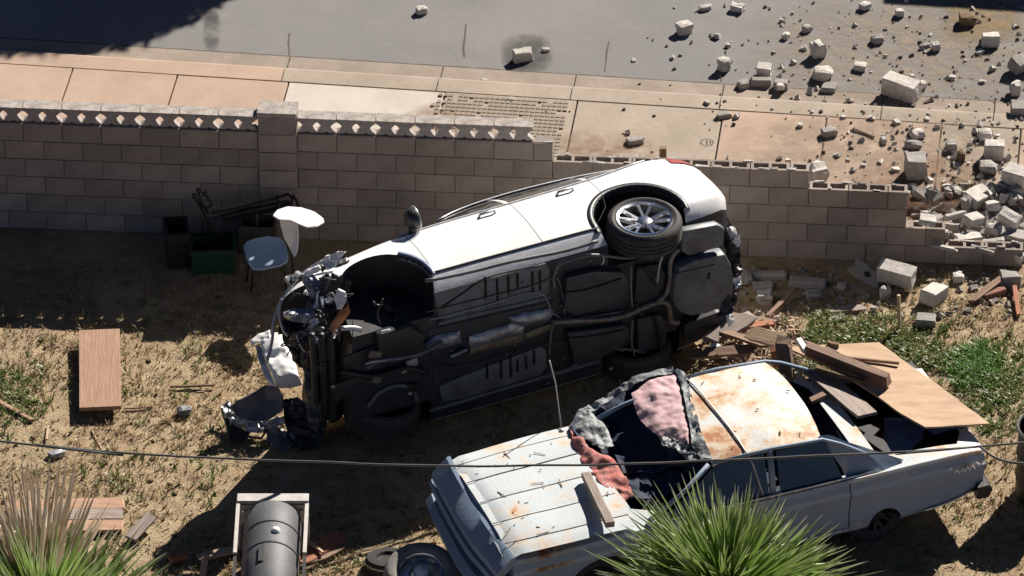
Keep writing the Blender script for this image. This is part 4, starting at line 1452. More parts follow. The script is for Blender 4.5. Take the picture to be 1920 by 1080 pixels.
for y in (-0.74, -0.52, 0.52, 0.74):
    b = MB()
    b.lathe([(0.0, 0.05), (0.05, 0.045), (0.085, 0.02), (0.095, 0.0), (0.105, -0.005), (0.105, -0.04)], (2.48 - 0.05 * y * y, y, 0.50), (1, 0, 0), 20)
    b.build('headlight', M['chrome'], old, smooth=40)
# roof: one crowned skin with thickness, drip rails, pillars
def roof_z(x, y):
    return 1.375 - 0.05 * (y / 0.66) ** 4 - 0.035 * ((x + 0.35) / 0.6) ** 2
rows_t = []
for i in range(15):
    row = []
    for j in range(19):
        y = -0.68 + 1.36 * j / 18
        q = y / 0.68
        xf = 0.20 + 0.16 * q - 0.08 * q * q            # torn front edge runs askew
        xr = -0.87 + 0.06 * (q * q)
        x = xf + (xr - xf) * i / 14
        z = roof_z(x, y) + 0.012 * noise.noise(Vector((x * 4, y * 4, 1)))
        row.append(Vector((x, y, z)))
    rows_t.append(row)
b = MB()
b.grid(rows_t)
b.grid([[v - Vector((0, 0, 0.03)) for v in r] for r in rows_t])
e = [rows_t[0][j] for j in range(19)], [rows_t[-1][j] for j in range(19)], [r[0] for r in rows_t], [r[-1] for r in rows_t]
for ed in e:
    b.grid([ed, [v - Vector((0, 0, 0.03)) for v in ed]])
b.build('roof', M['roof_paint'], old, smooth=40)
for sy in (-1, 1):
    b = MB()
    b.tube([Vector((0.30 if sy > 0 else 0.02, sy * 0.69, 1.31)), Vector((-0.3, sy * 0.695, 1.33)), Vector((-0.82, sy * 0.69, 1.30)), Vector((-1.0, sy * 0.72, 1.22)), Vector((-1.45, sy * 0.78, 0.95))], 0.018, 6)
    b.build('drip_rail', M['shaded_paint'], old, smooth=True)
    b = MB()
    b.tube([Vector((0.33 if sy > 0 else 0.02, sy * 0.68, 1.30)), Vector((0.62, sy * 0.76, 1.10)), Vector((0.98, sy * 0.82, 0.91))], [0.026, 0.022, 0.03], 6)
    b.build('windscreen_pillar', M['shaded_paint'], old, smooth=True)
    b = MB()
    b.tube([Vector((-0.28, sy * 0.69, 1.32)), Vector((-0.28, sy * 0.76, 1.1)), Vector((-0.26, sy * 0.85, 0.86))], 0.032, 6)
    b.build('door_pillar', M['shaded_paint'], old, smooth=True)
    # C pillar sail down to the rear wing
    P = [(-0.80, 0.665, 1.325), (-0.90, 0.66, 1.315), (-1.10, 0.70, 1.20), (-1.62, 0.80, 0.935), (-1.40, 0.87, 0.90), (-1.02, 0.845, 0.90), (-0.98, 0.80, 1.02), (-0.86, 0.73, 1.22)]
    P = [Vector((x, sy * y, z)) for x, y, z in P]
    if sy > 0:
        o = crumple(P, 0.02, 0.008, 3 + sy, 3, 0.0, 4, (0, sy, 0.5)).build('rear_pillar', M['shaded_paint'], old, smooth=40)
    # door glass and window frames
    for x0, x1, x2, x3 in ((0.26, -0.22, -0.22, 0.86), (-0.34, -0.84, -0.98, -0.34)):
        b = MB()
        b.prism([Vector((x0, sy * 0.70, 1.29)), Vector((x1, sy * 0.70, 1.30)), Vector((x2, sy * 0.855, 0.90)), Vector((x3, sy * 0.855, 0.90))], (0, -sy * 0.006, 0))
        b.build('door_window', M['glass'], old)
    b = MB()
    b.tube([Vector((0.95, sy * 0.865, 0.915)), Vector((-0.2, sy * 0.87, 0.92)), Vector((-1.35, sy * 0.875, 0.93))], 0.014, 6)
    b.build('belt_trim', M['chrome'], old, smooth=True)
    # long bright moulding low on the body, doors' shut lines
    b = MB()
    b.tube([Vector((x, sy * (hermite(OST, x)[0] - 0.012), hermite(OST, x)[1] + 0.09)) for x in np.linspace(1.05, -1.0, 10)], 0.012, 6)
    b.build('sill_trim', M['chrome'], old, smooth=True)
    b = MB()
    b.tube([Vector((x, sy * (hermite(OST, x)[0] - 0.018), hermite(OST, x)[1] + 0.06)) for x in np.linspace(-1.80, -2.40, 6)], 0.014, 6)
    b.build('sill_trim', M['chrome'], old, smooth=True)
    for x in (1.05, -0.28, -1.02):
        b = MB()
        s_ = old_section(x)
        b.tube([Vector((x, sy * (y + 0.001), z)) for y, z in s_[3:10]], 0.005, 5)
        b.build('shut_line', M['rib_dark'], old, smooth=True)
    b = MB()
    b.tube([Vector((x, sy * (hermite(OST, x)[0] - 0.045), hermite(OST, x)[2] + 0.004)) for x in np.linspace(-1.0, -2.44 if sy > 0 else -1.25, 12)], 0.018, 6)
    b.build('wing_crest', M['hood_paint'], old, smooth=True)
# strap over the roof and down the door post
b = MB()
pts = []
for k in range(15):
    y = -0.70 + 1.40 * k / 14
    pts.append(Vector((-0.02 - 0.05 * y, y, roof_z(-0.02, max(-0.66, min(0.66, y))) + 0.014)))
pts += [Vector((-0.10, 0.73, 1.22)), Vector((-0.16, 0.84, 0.94)), Vector((-0.17, 0.95, 0.70))]
b.tube(pts, 0.009, 6)
b.build('roof_strap', M['galvanised'], old, smooth=True)
b = MB()
b.tube([Vector((1.22, -0.80, 0.93)), OZ(1048, 770, 1.0), OZ(1042, 720, 1.28), OZ(1030, 676, 1.55)], 0.0065, 6)
b.lathe([(0.03, 0), (0.02, 0.02), (0, 0.02)], (1.22, -0.80, 0.93), (0, 0, 1), 10)
b.build('aerial', M['galvanised'], old, smooth=True)
# torn screen opening: liner, bedding, cloth
def orag(name, pts, m, thick=0.012, amp=0.03, seed=1, bulge=0.0, cuts=3, scale=7, parent=None, label=None):
    P = [OZ(x, y, z) for x, y, z in pts]
    c = sum(P, Vector()) / len(P)
    nrm = Vector((0, 0, 0))
    for i in range(len(P)):
        nrm += (P[i] - c).cross(P[(i + 1) % len(P)] - c)
    nrm.normalize()
    if nrm.z < 0:
        nrm = -nrm
    o = crumple(P, thick, amp, seed, cuts, bulge, scale, nrm).build(name, M[m], old, smooth=45)
    if label:
        o['label'] = label
    return o
orag('torn_lining', [(1072, 800, 0.97), (1096, 770, 0.97), (1140, 742, 1.05), (1190, 706, 1.20), (1260, 690, 1.30), (1282, 720, 1.30), (1300, 790, 1.28), (1328, 858, 1.24), (1240, 880, 1.05), (1180, 890, 0.95), (1110, 880, 0.90)], 'navy_cloth', amp=0.10, seed=3, bulge=-0.14, cuts=4, scale=4, label='dark navy sheet sunk into the empty windscreen opening')
orag('bedding', [(1184, 738, 1.24), (1222, 712, 1.28), (1268, 702, 1.31), (1280, 740, 1.31), (1290, 790, 1.30), (1292, 832, 1.28), (1262, 824, 1.22), (1238, 822, 1.20), (1212, 800, 1.20), (1194, 776, 1.21)], 'pink_cloth', amp=0.035, seed=5, bulge=0.05, cuts=4, scale=6, label='crumpled pale pink cloth in the windscreen opening')
orag('torn_lining', [(1268, 694, 1.33), (1284, 698, 1.345), (1296, 740, 1.36), (1312, 800, 1.36), (1334, 858, 1.33), (1316, 862, 1.31), (1298, 838, 1.31), (1294, 800, 1.33), (1282, 740, 1.34)], 'foil', amp=0.035, seed=7, cuts=4, scale=8, label='grey torn lining along the roof edge')
orag('torn_lining', [(1066, 798, 0.98), (1084, 768, 1.0), (1104, 758, 1.02), (1118, 780, 1.0), (1136, 800, 0.98), (1152, 836, 0.97), (1130, 846, 0.96), (1104, 830, 0.96), (1090, 820, 0.97)], 'foil', amp=0.06, seed=9, cuts=4, scale=6, bulge=0.03, label='silvery crumpled liner at the bonnet edge')
orag('torn_lining', [(1096, 764, 1.03), (1140, 738, 1.10), (1186, 704, 1.24), (1262, 686, 1.33), (1262, 696, 1.32), (1196, 716, 1.24), (1150, 746, 1.10), (1108, 774, 1.02)], 'foil', amp=0.03, seed=11, cuts=4, scale=9)
orag('red_cloth', [(1070, 806, 0.98), (1086, 816, 1.0), (1104, 842, 1.0), (1140, 860, 1.0), (1158, 872, 1.0), (1176, 900, 0.98), (1194, 930, 0.95), (1168, 934, 0.94), (1140, 918, 0.97), (1116, 896, 0.97), (1092, 872, 0.97), (1078, 842, 0.97)], 'red_cloth', amp=0.07, seed=13, bulge=0.04, cuts=4, scale=5, label='dusty red cloth bunched along the bonnet edge')
orag('torn_lining', [(1150, 850, 0.98), (1240, 862, 1.0), (1330, 866, 1.18), (1300, 890, 1.0), (1240, 930, 0.95), (1195, 940, 0.93), (1170, 890, 0.95)], 'navy_cloth', amp=0.06, seed=15, cuts=4, scale=5)
orag('torn_lining', [(1236, 822, 1.23), (1262, 822, 1.25), (1292, 836, 1.29), (1312, 862, 1.28), (1290, 862, 1.26), (1262, 838, 1.23), (1244, 836, 1.22)], 'foil', amp=0.05, seed=17, cuts=3, scale=15)
# what fills the boot
orag('boot_panel', [(1660, 782, 0.80), (1705, 784, 0.84), (1736, 800, 0.86), (1728, 826, 0.80), (1700, 850, 0.78), (1672, 850, 0.74), (1656, 820, 0.74)], 'blue_panel', amp=0.03, seed=21, bulge=0.05, label='dented blue panel inside the open boot')
orag('boot_panel', [(1546, 800, 0.80), (1580, 790, 0.82), (1622, 806, 0.80), (1610, 832, 0.76), (1570, 834, 0.76)], 'navy_cloth', amp=0.06, seed=22, bulge=0.05)
orag('boot_panel', [(1566, 806, 0.9), (1580, 800, 0.92), (1590, 816, 0.90), (1576, 824, 0.88)], 'foil', amp=0.03, seed=25, bulge=0.02)
orag('boot_panel', [(1596, 808, 0.9), (1606, 806, 0.92), (1612, 818, 0.90), (1600, 822, 0.88)], 'foil', amp=0.03, seed=26, bulge=0.02)
b = MB()
P = [OZ(x, y, z) for x, y, z in ((1736, 800, 0.90), (1770, 782, 0.93), (1828, 772, 0.92), (1846, 790, 0.90), (1800, 800, 0.90), (1752, 815, 0.89))]
o = crumple(P, 0.02, 0.015, 28, 3, 0.01, 5, (0, 0, 1)).build('boot_sill', M['blue_panel'], old, smooth=40)
# lettering marks on the rear wing: a row of small bright badge strokes
for k, (x, y, h) in enumerate(((1782, 879, 5), (1795, 884, 9), (1806, 882, 9), (1815, 879, 9), (1824, 876, 8), (1832, 870, 8))):
    b = MB()
    z = 0.80
    y0 = hermite(OST, -2.2)[0]
    c = OI @ WPL(x, y, OM @ Vector((-2.2, y0 + 0.022, 0.7)), ol)
    r = h / 2 / 170
    for a0, a1 in (((-r, -r), (r * 0.2, r)), ((r * 0.2, r), (r, -r * 0.3)), ((-r, 0), (r, 0.1 * r)))[: 3 if k % 2 else 2]:
        b.tube([c + Vector((a0[0], 0, a0[1])), c + Vector((a1[0], 0, a1[1]))], 0.006, 5)
    b.build('badge_letter', M['chair_white'], old)
b = MB()
b.lathe([(0.0, 0.05), (0.05, 0.045), (0.08, 0.0), (0.0, 0.0)], (-2.46, 0.70, 0.62), (-1, 0, 0), 16)
b.build('tail_light', M['red_lens'], old, smooth=True)
front_bar('rear_bumper', [(-2.42, 0.50), (-2.54, 0.50), (-2.58, 0.44), (-2.54, 0.36), (-2.42, 0.36)], -0.92, 0.92, 'dark_metal', -0.06)

# ================================================================== FALLEN BLOCKS AND RUBBLE
def rock_mesh(rg, size, name, m, cuts=2, rough=0.22, boxy=0.5):
    """a broken lump: a subdivided box pulled between box and ball, then chipped"""
    bm = bmesh.new()
    bmesh.ops.create_cube(bm, size=1.0)
    bmesh.ops.subdivide_edges(bm, edges=bm.edges[:], cuts=cuts, use_grid_fill=True)
    off = Vector((rg.uniform(-50, 50), rg.uniform(-50, 50), rg.uniform(-50, 50)))
    for v in bm.verts:
        b_ = v.co.copy()
        s_ = b_.normalized() * 0.62
        p = b_ * boxy + s_ * (1 - boxy)
        p *= 1 + rough * noise.noise(p * 2.3 + off) * 1.6
        v.co = Vector((p.x * size[0], p.y * size[1], p.z * size[2]))
    me = bpy.data.meshes.new(name)
    bm.to_mesh(me)
    bm.free()
    me.materials.append(m)
    return me
def chip_block(rg, L, D, H, name, m, chip=0.010):
    """a fallen block: crisp faces, knocked corners"""
    bm = bmesh.new()
    bmesh.ops.create_cube(bm, size=1.0)
    bmesh.ops.scale(bm, vec=(L, D, H), verts=bm.verts)
    bmesh.ops.bevel(bm, geom=bm.edges[:], offset=0.008, segments=1, affect='EDGES')
    vs = bm.verts[:]
    for _ in range(2):
        c = rg.choice(vs).co.copy()
        r = rg.uniform(0.04, 0.09)
        for v in vs:
            d = (v.co - c).length
            if d < r:
                v.co -= v.co.normalized() * chip * 2 * (1 - d / r)
    off = rg.uniform(0, 90)
    bmesh.ops.subdivide_edges(bm, edges=[e for e in bm.edges if e.calc_length() > 0.08], cuts=2, use_grid_fill=True)
    for v in bm.verts:
        v.co += v.co.normalized() * 0.010 * noise.noise(v.co * 16 + Vector((off, 0, 0)))
    me = bpy.data.meshes.new(name)
    bm.to_mesh(me)
    bm.free()
    me.materials.append(m)
    return me
RG = random.Random(21)
def drop(name, px, py, size, kind, ang, label, cat, m='rubble', tilt=(0, 0), lift=0.0, group=None, boxy=0.5, z=None):
    """px, py: where the middle of the piece shows; it rests on whatever is under it"""
    me = chip_block(RG, *size, name, M[m]) if kind == 'block' else rock_mesh(RG, size, name, M[m], boxy=boxy)
    o = link(name, me)
    Rm = rot(tilt[0], tilt[1], ang)
    lo = min((Rm @ v.co).z for v in me.vertices)
    p = on_floor(px, py)
    hz = -lo + lift
    for _ in range(3):
        base = floor_z(p) if z is None else z
        p = W(px, py, base + hz)
    base = floor_z(p) if z is None else z
    o.location = (p.x, p.y, base + hz - 0.008)
    o.rotation_euler = Rm.to_euler()
    tag(o, label, cat, group or {'fallen_block': 'blocks fallen from the wall', 'concrete_chunk': 'broken chunks of the wall', 'concrete_chip': 'small chips of the wall'}.get(name))
    return o
# --- on the road
drop('concrete_chunk', 790, 18, (0.11, 0.09, 0.08), 'rock', 20, 'small white concrete chunk alone on the far left of the bare asphalt', 'rubble')
drop('fallen_block', 981, 102, (0.22, 0.11, 0.13), 'block', 18, 'white block lying on a dark damp patch of the asphalt', 'block')
drop('concrete_chip', 1023, 92, (0.07, 0.05, 0.04), 'rock', 10, 'tiny pale chip just right of the block on the damp patch', 'rubble')
drop('concrete_chip', 908, 152, (0.06, 0.06, 0.06), 'rock', 40, 'tiny white chip in the gutter left of the damp patch', 'rubble')
drop('concrete_chip', 958, 184, (0.09, 0.05, 0.03), 'rock', -10, 'thin flat chip on the kerb above the scored ramp', 'rubble')
drop('concrete_chunk', 1283, 51, (0.15, 0.12, 0.11), 'rock', 30, 'pale wedge-shaped chunk on the asphalt left of the debris field', 'rubble', boxy=0.7)
drop('concrete_chunk', 1323, 13, (0.13, 0.07, 0.05), 'rock', 25, 'flat tilted flake near the top edge of the road', 'rubble')
drop('concrete_chunk', 1383, 13, (0.14, 0.09, 0.07), 'rock', -25, 'pale slab flake near the top edge beside two dark specks', 'rubble', boxy=0.8)
drop('concrete_chunk', 1358, 118, (0.12, 0.12, 0.13), 'rock', 50, 'rough pale lump near the gutter, left of three aligned blocks', 'rubble')
drop('fallen_block', 1431, 131, (0.16, 0.13, 0.14), 'block', -6, 'bright white half block standing on the asphalt edge', 'block', tilt=(8, 4))
drop('fallen_block', 1426, 152, (0.22, 0.09, 0.09), 'block', -4, 'grey slab lying in front of the bright half block at the asphalt edge', 'block', m='rubble_grey')
drop('concrete_chunk', 1394, 157, (0.11, 0.09, 0.07), 'rock', 20, 'grey chunk at the left end of the row on the asphalt edge', 'rubble', m='rubble_grey', boxy=0.8)
drop('fallen_block', 1464, 157, (0.15, 0.12, 0.10), 'block', -5, 'dark grey broken block at the right end of the row on the asphalt edge', 'block', m='rubble_grey')
drop('concrete_chunk', 1463, 161, (0.08, 0.06, 0.06), 'rock', 0, 'round white chunk stuck to a dark grey broken block', 'rubble', lift=0.05)
drop('concrete_chunk', 1533, 92, (0.13, 0.13, 0.17), 'rock', 30, 'upright egg-shaped chunk casting a round shadow on the road', 'rubble', boxy=0.55)
drop('concrete_chunk', 1543, 137, (0.19, 0.15, 0.12), 'rock', -10, 'crumbling pale lump just above the gutter', 'rubble', boxy=0.4)
drop('fallen_block', 1555, 163, (0.16, 0.15, 0.07), 'block', -12, 'flat grey slab lying in the gutter below a crumbling lump', 'block', m='rubble_grey')
drop('concrete_chunk', 1613, 123, (0.13, 0.10, 0.07), 'rock', -15, 'flat-topped chunk on the road left of the biggest block', 'rubble', boxy=0.75)
drop('fallen_block', 1691, 163, (0.40, 0.20, 0.21), 'block', -33, 'largest pale block on the road, lying half over the gutter', 'block')
drop('concrete_chunk', 1730, 158, (0.08, 0.07, 0.08), 'rock', 12, 'small lump leaning against the right end of the largest road block', 'rubble')
drop('fallen_block', 1857, 73, (0.19, 0.15, 0.13), 'block', 2, 'white block at the upper right of the road with a dark front', 'block', tilt=(-10, 0))
drop('soil_clod', 1815, 35, (0.17, 0.14, 0.12), 'rock', 2, 'dark brown clod of soil at the upper right of the road', 'soil', m='soil_clod')
drop('concrete_chunk', 1622, 10, (0.12, 0.10, 0.08), 'rock', 35, 'pale chunk at the very top of the road left of the straight shadow', 'rubble')
drop('concrete_chunk', 1687, 22, (0.09, 0.08, 0.08), 'rock', 5, 'small chunk under the corner of the straight shadow', 'rubble')
drop('fallen_block', 1912, 118, (0.20, 0.16, 0.16), 'block', 40, 'dark-faced block at the right edge of the road', 'block', m='rubble_grey', tilt=(20, 0))
drop('concrete_chunk', 1904, 165, (0.10, 0.12, 0.14), 'rock', 10, 'pale jagged chunk at the right edge above the gutter', 'rubble')
drop('fallen_block', 1914, 207, (0.22, 0.18, 0.17), 'block', -4, 'grey block lying over the kerb at the right edge', 'block', m='rubble_grey')
drop('concrete_chunk', 1734, 85, (0.13, 0.05, 0.05), 'rock', 35, 'long thin dark sliver on the road above the largest block', 'rubble', m='rubble_grey')
drop('concrete_chunk', 1733, 86, (0.08, 0.08, 0.09), 'rock', 15, 'small upright chunk right of the largest block on the road', 'rubble').location.x += 0.12
drop('concrete_chunk', 1645, 72, (0.13, 0.09, 0.08), 'rock', 10, 'dark-shadowed chunk in the middle of the debris field', 'rubble', m='rubble_grey')
drop('concrete_chunk', 1474, 66, (0.09, 0.07, 0.06), 'rock', 60, 'thin pale splinter high on the road among dark specks', 'rubble')
drop('concrete_chunk', 1512, 52, (0.09, 0.08, 0.07), 'rock', 20, 'dark little chunk above the egg-shaped one', 'rubble', m='rubble_grey')
# --- on the sidewalk
drop('concrete_chunk', 1358, 214, (0.15, 0.08, 0.05), 'rock', 15, 'dark flat piece on the sidewalk joint near the kerb', 'rubble', m='rubble_grey', boxy=0.8)
drop('concrete_chunk', 1190, 262, (0.17, 0.10, 0.06), 'rock', 15, 'grey pointed flake on the pale sidewalk above the car', 'rubble', m='rubble_grey', boxy=0.6)
drop('fallen_block', 1177, 295, (0.22, 0.09, 0.05), 'block', 4, 'thin grey slab on the sidewalk just above the car roof', 'block', m='rubble_grey')
drop('concrete_chunk', 1555, 246, (0.16, 0.10, 0.08), 'rock', 15, 'dark jagged piece on the tan sidewalk joint', 'rubble', m='rubble_grey')
drop('concrete_chunk', 1532, 324, (0.20, 0.17, 0.19), 'rock', 25, 'ragged white chunk sitting just beyond the stepped wall', 'rubble', boxy=0.35)
drop('fallen_block', 1718, 310, (0.22, 0.20, 0.24), 'block', 8, 'tall grey block standing upright on the sidewalk', 'block', m='rubble_grey')
drop('concrete_chunk', 1720, 250, (0.13, 0.10, 0.09), 'rock', 25, 'white-topped lump above the upright block', 'rubble')
drop('concrete_chunk', 1713, 270, (0.16, 0.09, 0.07), 'rock', -15, 'dark flat piece between the upright block and a white-topped lump', 'rubble', m='rubble_grey')
drop('concrete_chunk', 1693, 348, (0.24, 0.10, 0.10), 'rock', 28, 'pointed grey fragment in the upright block\'s shadow', 'rubble', m='rubble_grey', boxy=0.5)
drop('concrete_chunk', 1784, 271, (0.11, 0.11, 0.09), 'rock', 5, 'dark round stone right of the sidewalk joint', 'rubble', m='rubble_grey')
drop('concrete_chunk', 1802, 292, (0.08, 0.08, 0.12), 'rock', 5, 'dark spiky splinter standing on the right-hand sidewalk', 'rubble', m='soil_clod')
drop('concrete_chunk', 1846, 251, (0.13, 0.12, 0.10), 'rock', 5, 'pale cracked chunk behind the square white block', 'rubble')
drop('fallen_block', 1864, 281, (0.21, 0.15, 0.20), 'block', -3, 'square white block on the right-hand sidewalk with a deep shadow', 'block')
drop('concrete_chunk', 1853, 313, (0.18, 0.14, 0.11), 'rock', 0, 'grey loaf-shaped chunk below the square white block', 'rubble', m='rubble_grey')
drop('fallen_block', 1834, 352, (0.30, 0.19, 0.14), 'block', 48, 'big tilted white block at the top of the rubble heap', 'block', tilt=(14, 6), lift=0.05)
drop('fallen_block', 1906, 332, (0.26, 0.22, 0.22), 'block', -28, 'heavy grey-sided block at the right edge of the rubble heap', 'block')
# --- rubble heap where the wall has gone
heap = [(1824, 412, (0.22, 0.13, 0.12), 42, 'rubble', 'bright white block face in the middle of the rubble heap', 0.16), (1792, 402, (0.26, 0.06, 0.06), 30, 'rubble', 'slanting pale strip on the left of the rubble heap', 0.14),
        (1783, 424, (0.22, 0.07, 0.08), -28, 'rubble_grey', 'grey leaning strip crossing the pale one in the heap', 0.12), (1740, 412, (0.17, 0.12, 0.07), -12, 'rubble', 'white lump of mortar at the top of the wall\'s last step', 0.50),
        (1815, 447, (0.24, 0.14, 0.08), 14, 'rubble', 'wide pale flake at the foot of the heap', 0.14), (1767, 440, (0.13, 0.09, 0.11), 10, 'rubble_grey', 'blue-grey piece wedged beside the lowest wall step', 0.20),
        (1863, 428, (0.15, 0.11, 0.11), -30, 'rubble', 'white faceted chunk on the right of the heap', 0.10), (1892, 410, (0.22, 0.14, 0.15), -30, 'rubble', 'block with a broken white rim high in the heap', 0.14),
        (1910, 440, (0.24, 0.18, 0.06), -24, 'rubble_grey', 'dark flat slab at the right edge of the heap', 0.12), (1862, 452, (0.24, 0.07, 0.06), -12, 'rubble', 'long pale strip low in the heap', 0.10),
        (1812, 380, (0.10, 0.09, 0.14), 60, 'rubble_grey', 'grey triangular shard under the big tilted block', 0.08), (1860, 385, (0.13, 0.10, 0.09), 15, 'rubble', 'small white piece behind the heap', 0.08),
        (1786, 354, (0.24, 0.05, 0.06), 12, 'rubble_grey', 'dark thin edge piece on the sidewalk left of the tilted block', 0.0), (1803, 362, (0.20, 0.09, 0.08), -32, 'soil_clod', 'dark shard leaning under the tilted block', 0.0),
        (1905, 476, (0.16, 0.10, 0.09), -35, 'rubble', 'pale chunk at the bottom right of the heap', 0.06), (1842, 468, (0.30, 0.05, 0.05), -40, 'rubble_grey', 'long grey bar sliding down the heap over the wall end', 0.18),
        (1768, 462, (0.26, 0.05, 0.03), 4, 'rubble', 'pale mortar strip on the lowest wall step', 0.215), (1878, 372, (0.10, 0.08, 0.09), 45, 'rubble_grey', 'small grey stone at the upper right of the heap', 0.05)]
for i, (x, y, sz, an, m, lb, lift) in enumerate(heap):
    drop('concrete_chunk', x, y, sz, 'block' if i in (0, 1, 2, 7, 9, 15) else 'rock', an, lb, 'rubble', m=m, lift=lift, boxy=0.72, tilt=(RG.uniform(-18, 18), RG.uniform(-18, 18)))
# --- in the yard below the wall
drop('fallen_block', 1440, 516, (0.37, 0.10, 0.08), 'block', 4, 'long grey coping piece lying flat near the car\'s tail', 'block', m='rubble_grey')
drop('fallen_block', 1514, 530, (0.38, 0.11, 0.09), 'block', -8, 'long grey coping piece tilted down to the right', 'block', m='rubble_grey')
drop('fallen_block', 1430, 536, (0.20, 0.12, 0.07), 'block', 6, 'short grey block under the flat coping piece', 'block', m='rubble_grey')
drop('concrete_chunk', 1433, 556, (0.14, 0.13, 0.12), 'rock', 5, 'pale cube-like chunk below the stacked coping pieces', 'rubble', boxy=0.8)
drop('concrete_chunk', 1395, 520, (0.16, 0.14, 0.13), 'rock', 5, 'grey chunk tucked against the car\'s torn tail', 'rubble', m='rubble_grey')
drop('fallen_block', 1682, 512, (0.38, 0.17, 0.19), 'block', -27, 'shaded whole block with one sunlit end below the wall', 'block', tilt=(12, 0), lift=0.06)
drop('fallen_block', 1750, 550, (0.27, 0.19, 0.15), 'block', 55, 'bright white block standing in the grass below the wall', 'block', tilt=(0, 8))
drop('fallen_block', 1736, 600, (0.20, 0.15, 0.10), 'block', -8, 'mossy grey half block in the grass below the bright one', 'block', m='rubble_grey')
drop('concrete_chunk', 1649, 524, (0.10, 0.08, 0.07), 'rock', 5, 'white chunk beside the pierced diamond block', 'rubble')
drop('concrete_chunk', 1660, 546, (0.10, 0.08, 0.13), 'rock', 5, 'white shard standing behind the wooden stake', 'rubble')
drop('concrete_chunk', 1526, 552, (0.15, 0.12, 0.06), 'rock', 5, 'flat grey shard in the shade under the tilted coping piece', 'rubble', m='rubble_grey')
drop('concrete_chunk', 1578, 535, (0.08, 0.07, 0.07), 'rock', 5, 'small pale stone left of the pierced diamond block', 'rubble')
drop('concrete_chunk', 1796, 519, (0.11, 0.10, 0.09), 'rock', 5, 'pale greenish lump at the wall\'s foot in shade', 'rubble')
drop('fallen_block', 1862, 548, (0.26, 0.11, 0.08), 'block', 28, 'red brick lying in the shade line at the right', 'brick', m='brick_red')
drop('concrete_chunk', 1838, 553, (0.07, 0.06, 0.06), 'rock', 28, 'small white pebble left of the red brick', 'rubble')
drop('fallen_block', 1894, 522, (0.20, 0.16, 0.15), 'block', 5, 'dark grey square block below the wall\'s broken end', 'block', m='rubble_grey')
drop('concrete_chunk', 1570, 596, (0.11, 0.07, 0.04), 'rock', 5, 'small pale-green flat stone in the weeds', 'rubble')
drop('concrete_chunk', 345, 769, (0.13, 0.10, 0.08), 'rock', 15, 'dark stone on the dry ground right of the board', 'stone', m='grey_plastic')
o = drop('metal_scrap', 107, 848, (0.17, 0.09, 0.05), 'rock', 25, 'small bluish metal scrap on the dry ground at the left', 'scrap', m='silver_trim')
# pierced diamond block thrown into the yard
b = MB()
for sg in (-1, 1):
    poly = [(0, 0.145), (0, 0.112), (sg * 0.05, 0.072), (0, 0.032), (0, 0), (sg * 0.145, 0), (sg * 0.19, 0.0), (sg * 0.19, 0.015), (sg * 0.135, 0.072), (sg * 0.19, 0.13), (sg * 0.19, 0.145)]
    b.prism([Vector((x, 0, z)) for x, z in poly], (0, 0.10, 0))
o = b.build('pierced_block', M['rubble_grey'])
p = on_floor(1625, 530)
o.location = (p.x - 0.04, p.y - 0.04, p.z + 0.07)
o.rotation_euler = rot(-62, 24, -32).to_euler()
tag(o, 'pierced grey block with diamond openings leaning in the shade below the wall', 'block')

# --- countless crumbs of mortar and block
def crumbs(name, region, n, smin, smax, m, label, cat, seed, dens=None):
    rg = random.Random(seed)
    b = MB()
    k = 0
    while k < n:
        px, py = rg.uniform(region[0], region[2]), rg.uniform(region[1], region[3])
        if dens and rg.random() > dens(px, py):
            continue
        p = on_floor(px, py)
        s_ = smin * (smax / smin) ** (rg.random() ** 1.8)
        b.box((p.x, p.y, p.z + s_ * 0.25), (s_ * rg.uniform(0.7, 1.5), s_ * rg.uniform(0.6, 1.1), s_ * rg.uniform(0.5, 1.0)), rot(rg.uniform(-40, 40), rg.uniform(-40, 40), rg.uniform(0, 180)), jit=s_ * 0.16, rg=rg)
        k += 1
    o = b.build(name, M[m])
    return stuff(o, label, cat)
den = lambda x, y: max(0.02, min(1, (x - 1180) / 480)) * (0.5 + 0.5 * (noise.noise(Vector((x * 0.02, y * 0.02, 0))) + 0.4))
crumbs('road_crumbs', (1180, 0, 1925, 240), 170, 0.015, 0.07, 'rubble', 'scattered pale crumbs of block over the road', 'rubble', 3, den)
crumbs('dark_crumbs', (1180, 0, 1925, 240), 190, 0.012, 0.045, 'dark_crumb', 'scattered grey crumbs over the road', 'rubble', 4, den)
crumbs('walk_crumbs', (1340, 215, 1925, 400), 200, 0.015, 0.065, 'rubble', 'scattered crumbs over the sidewalk', 'rubble', 5, lambda x, y: max(0.05, min(1, (x - 1450) / 350)))
crumbs('walk_dark_crumbs', (840, 180, 1925, 345), 150, 0.012, 0.045, 'dark_crumb', 'scattered dark crumbs over the sidewalk', 'soil', 6, lambda x, y: max(0.12, min(1, (x - 1350) / 450)))
crumbs('heap_crumbs', (1690, 350, 1925, 490), 460, 0.02, 0.11, 'rubble', 'broken bits of block filling the rubble heap', 'rubble', 7, lambda x, y: max(0.03, min(1, (x - 1700) / 130)))
crumbs('heap_grey_crumbs', (1700, 350, 1925, 490), 480, 0.025, 0.14, 'rubble_grey', 'grey bits filling the rubble heap', 'rubble', 8, lambda x, y: max(0.03, min(1, (x - 1700) / 150)))
crumbs('red_soil', (1650, 350, 1925, 440), 500, 0.012, 0.05, 'brick_red', 'reddish crumbled soil behind the broken wall', 'soil', 9)
crumbs('yard_crumbs', (1380, 505, 1925, 600), 260, 0.015, 0.06, 'rubble_grey', 'bits of block along the foot of the wall', 'rubble', 10)
crumbs('yard_specks', (-20, 560, 1940, 1085), 1500, 0.010, 0.035, 'soil_clod', 'small dark clods over the dry yard', 'soil', 12)

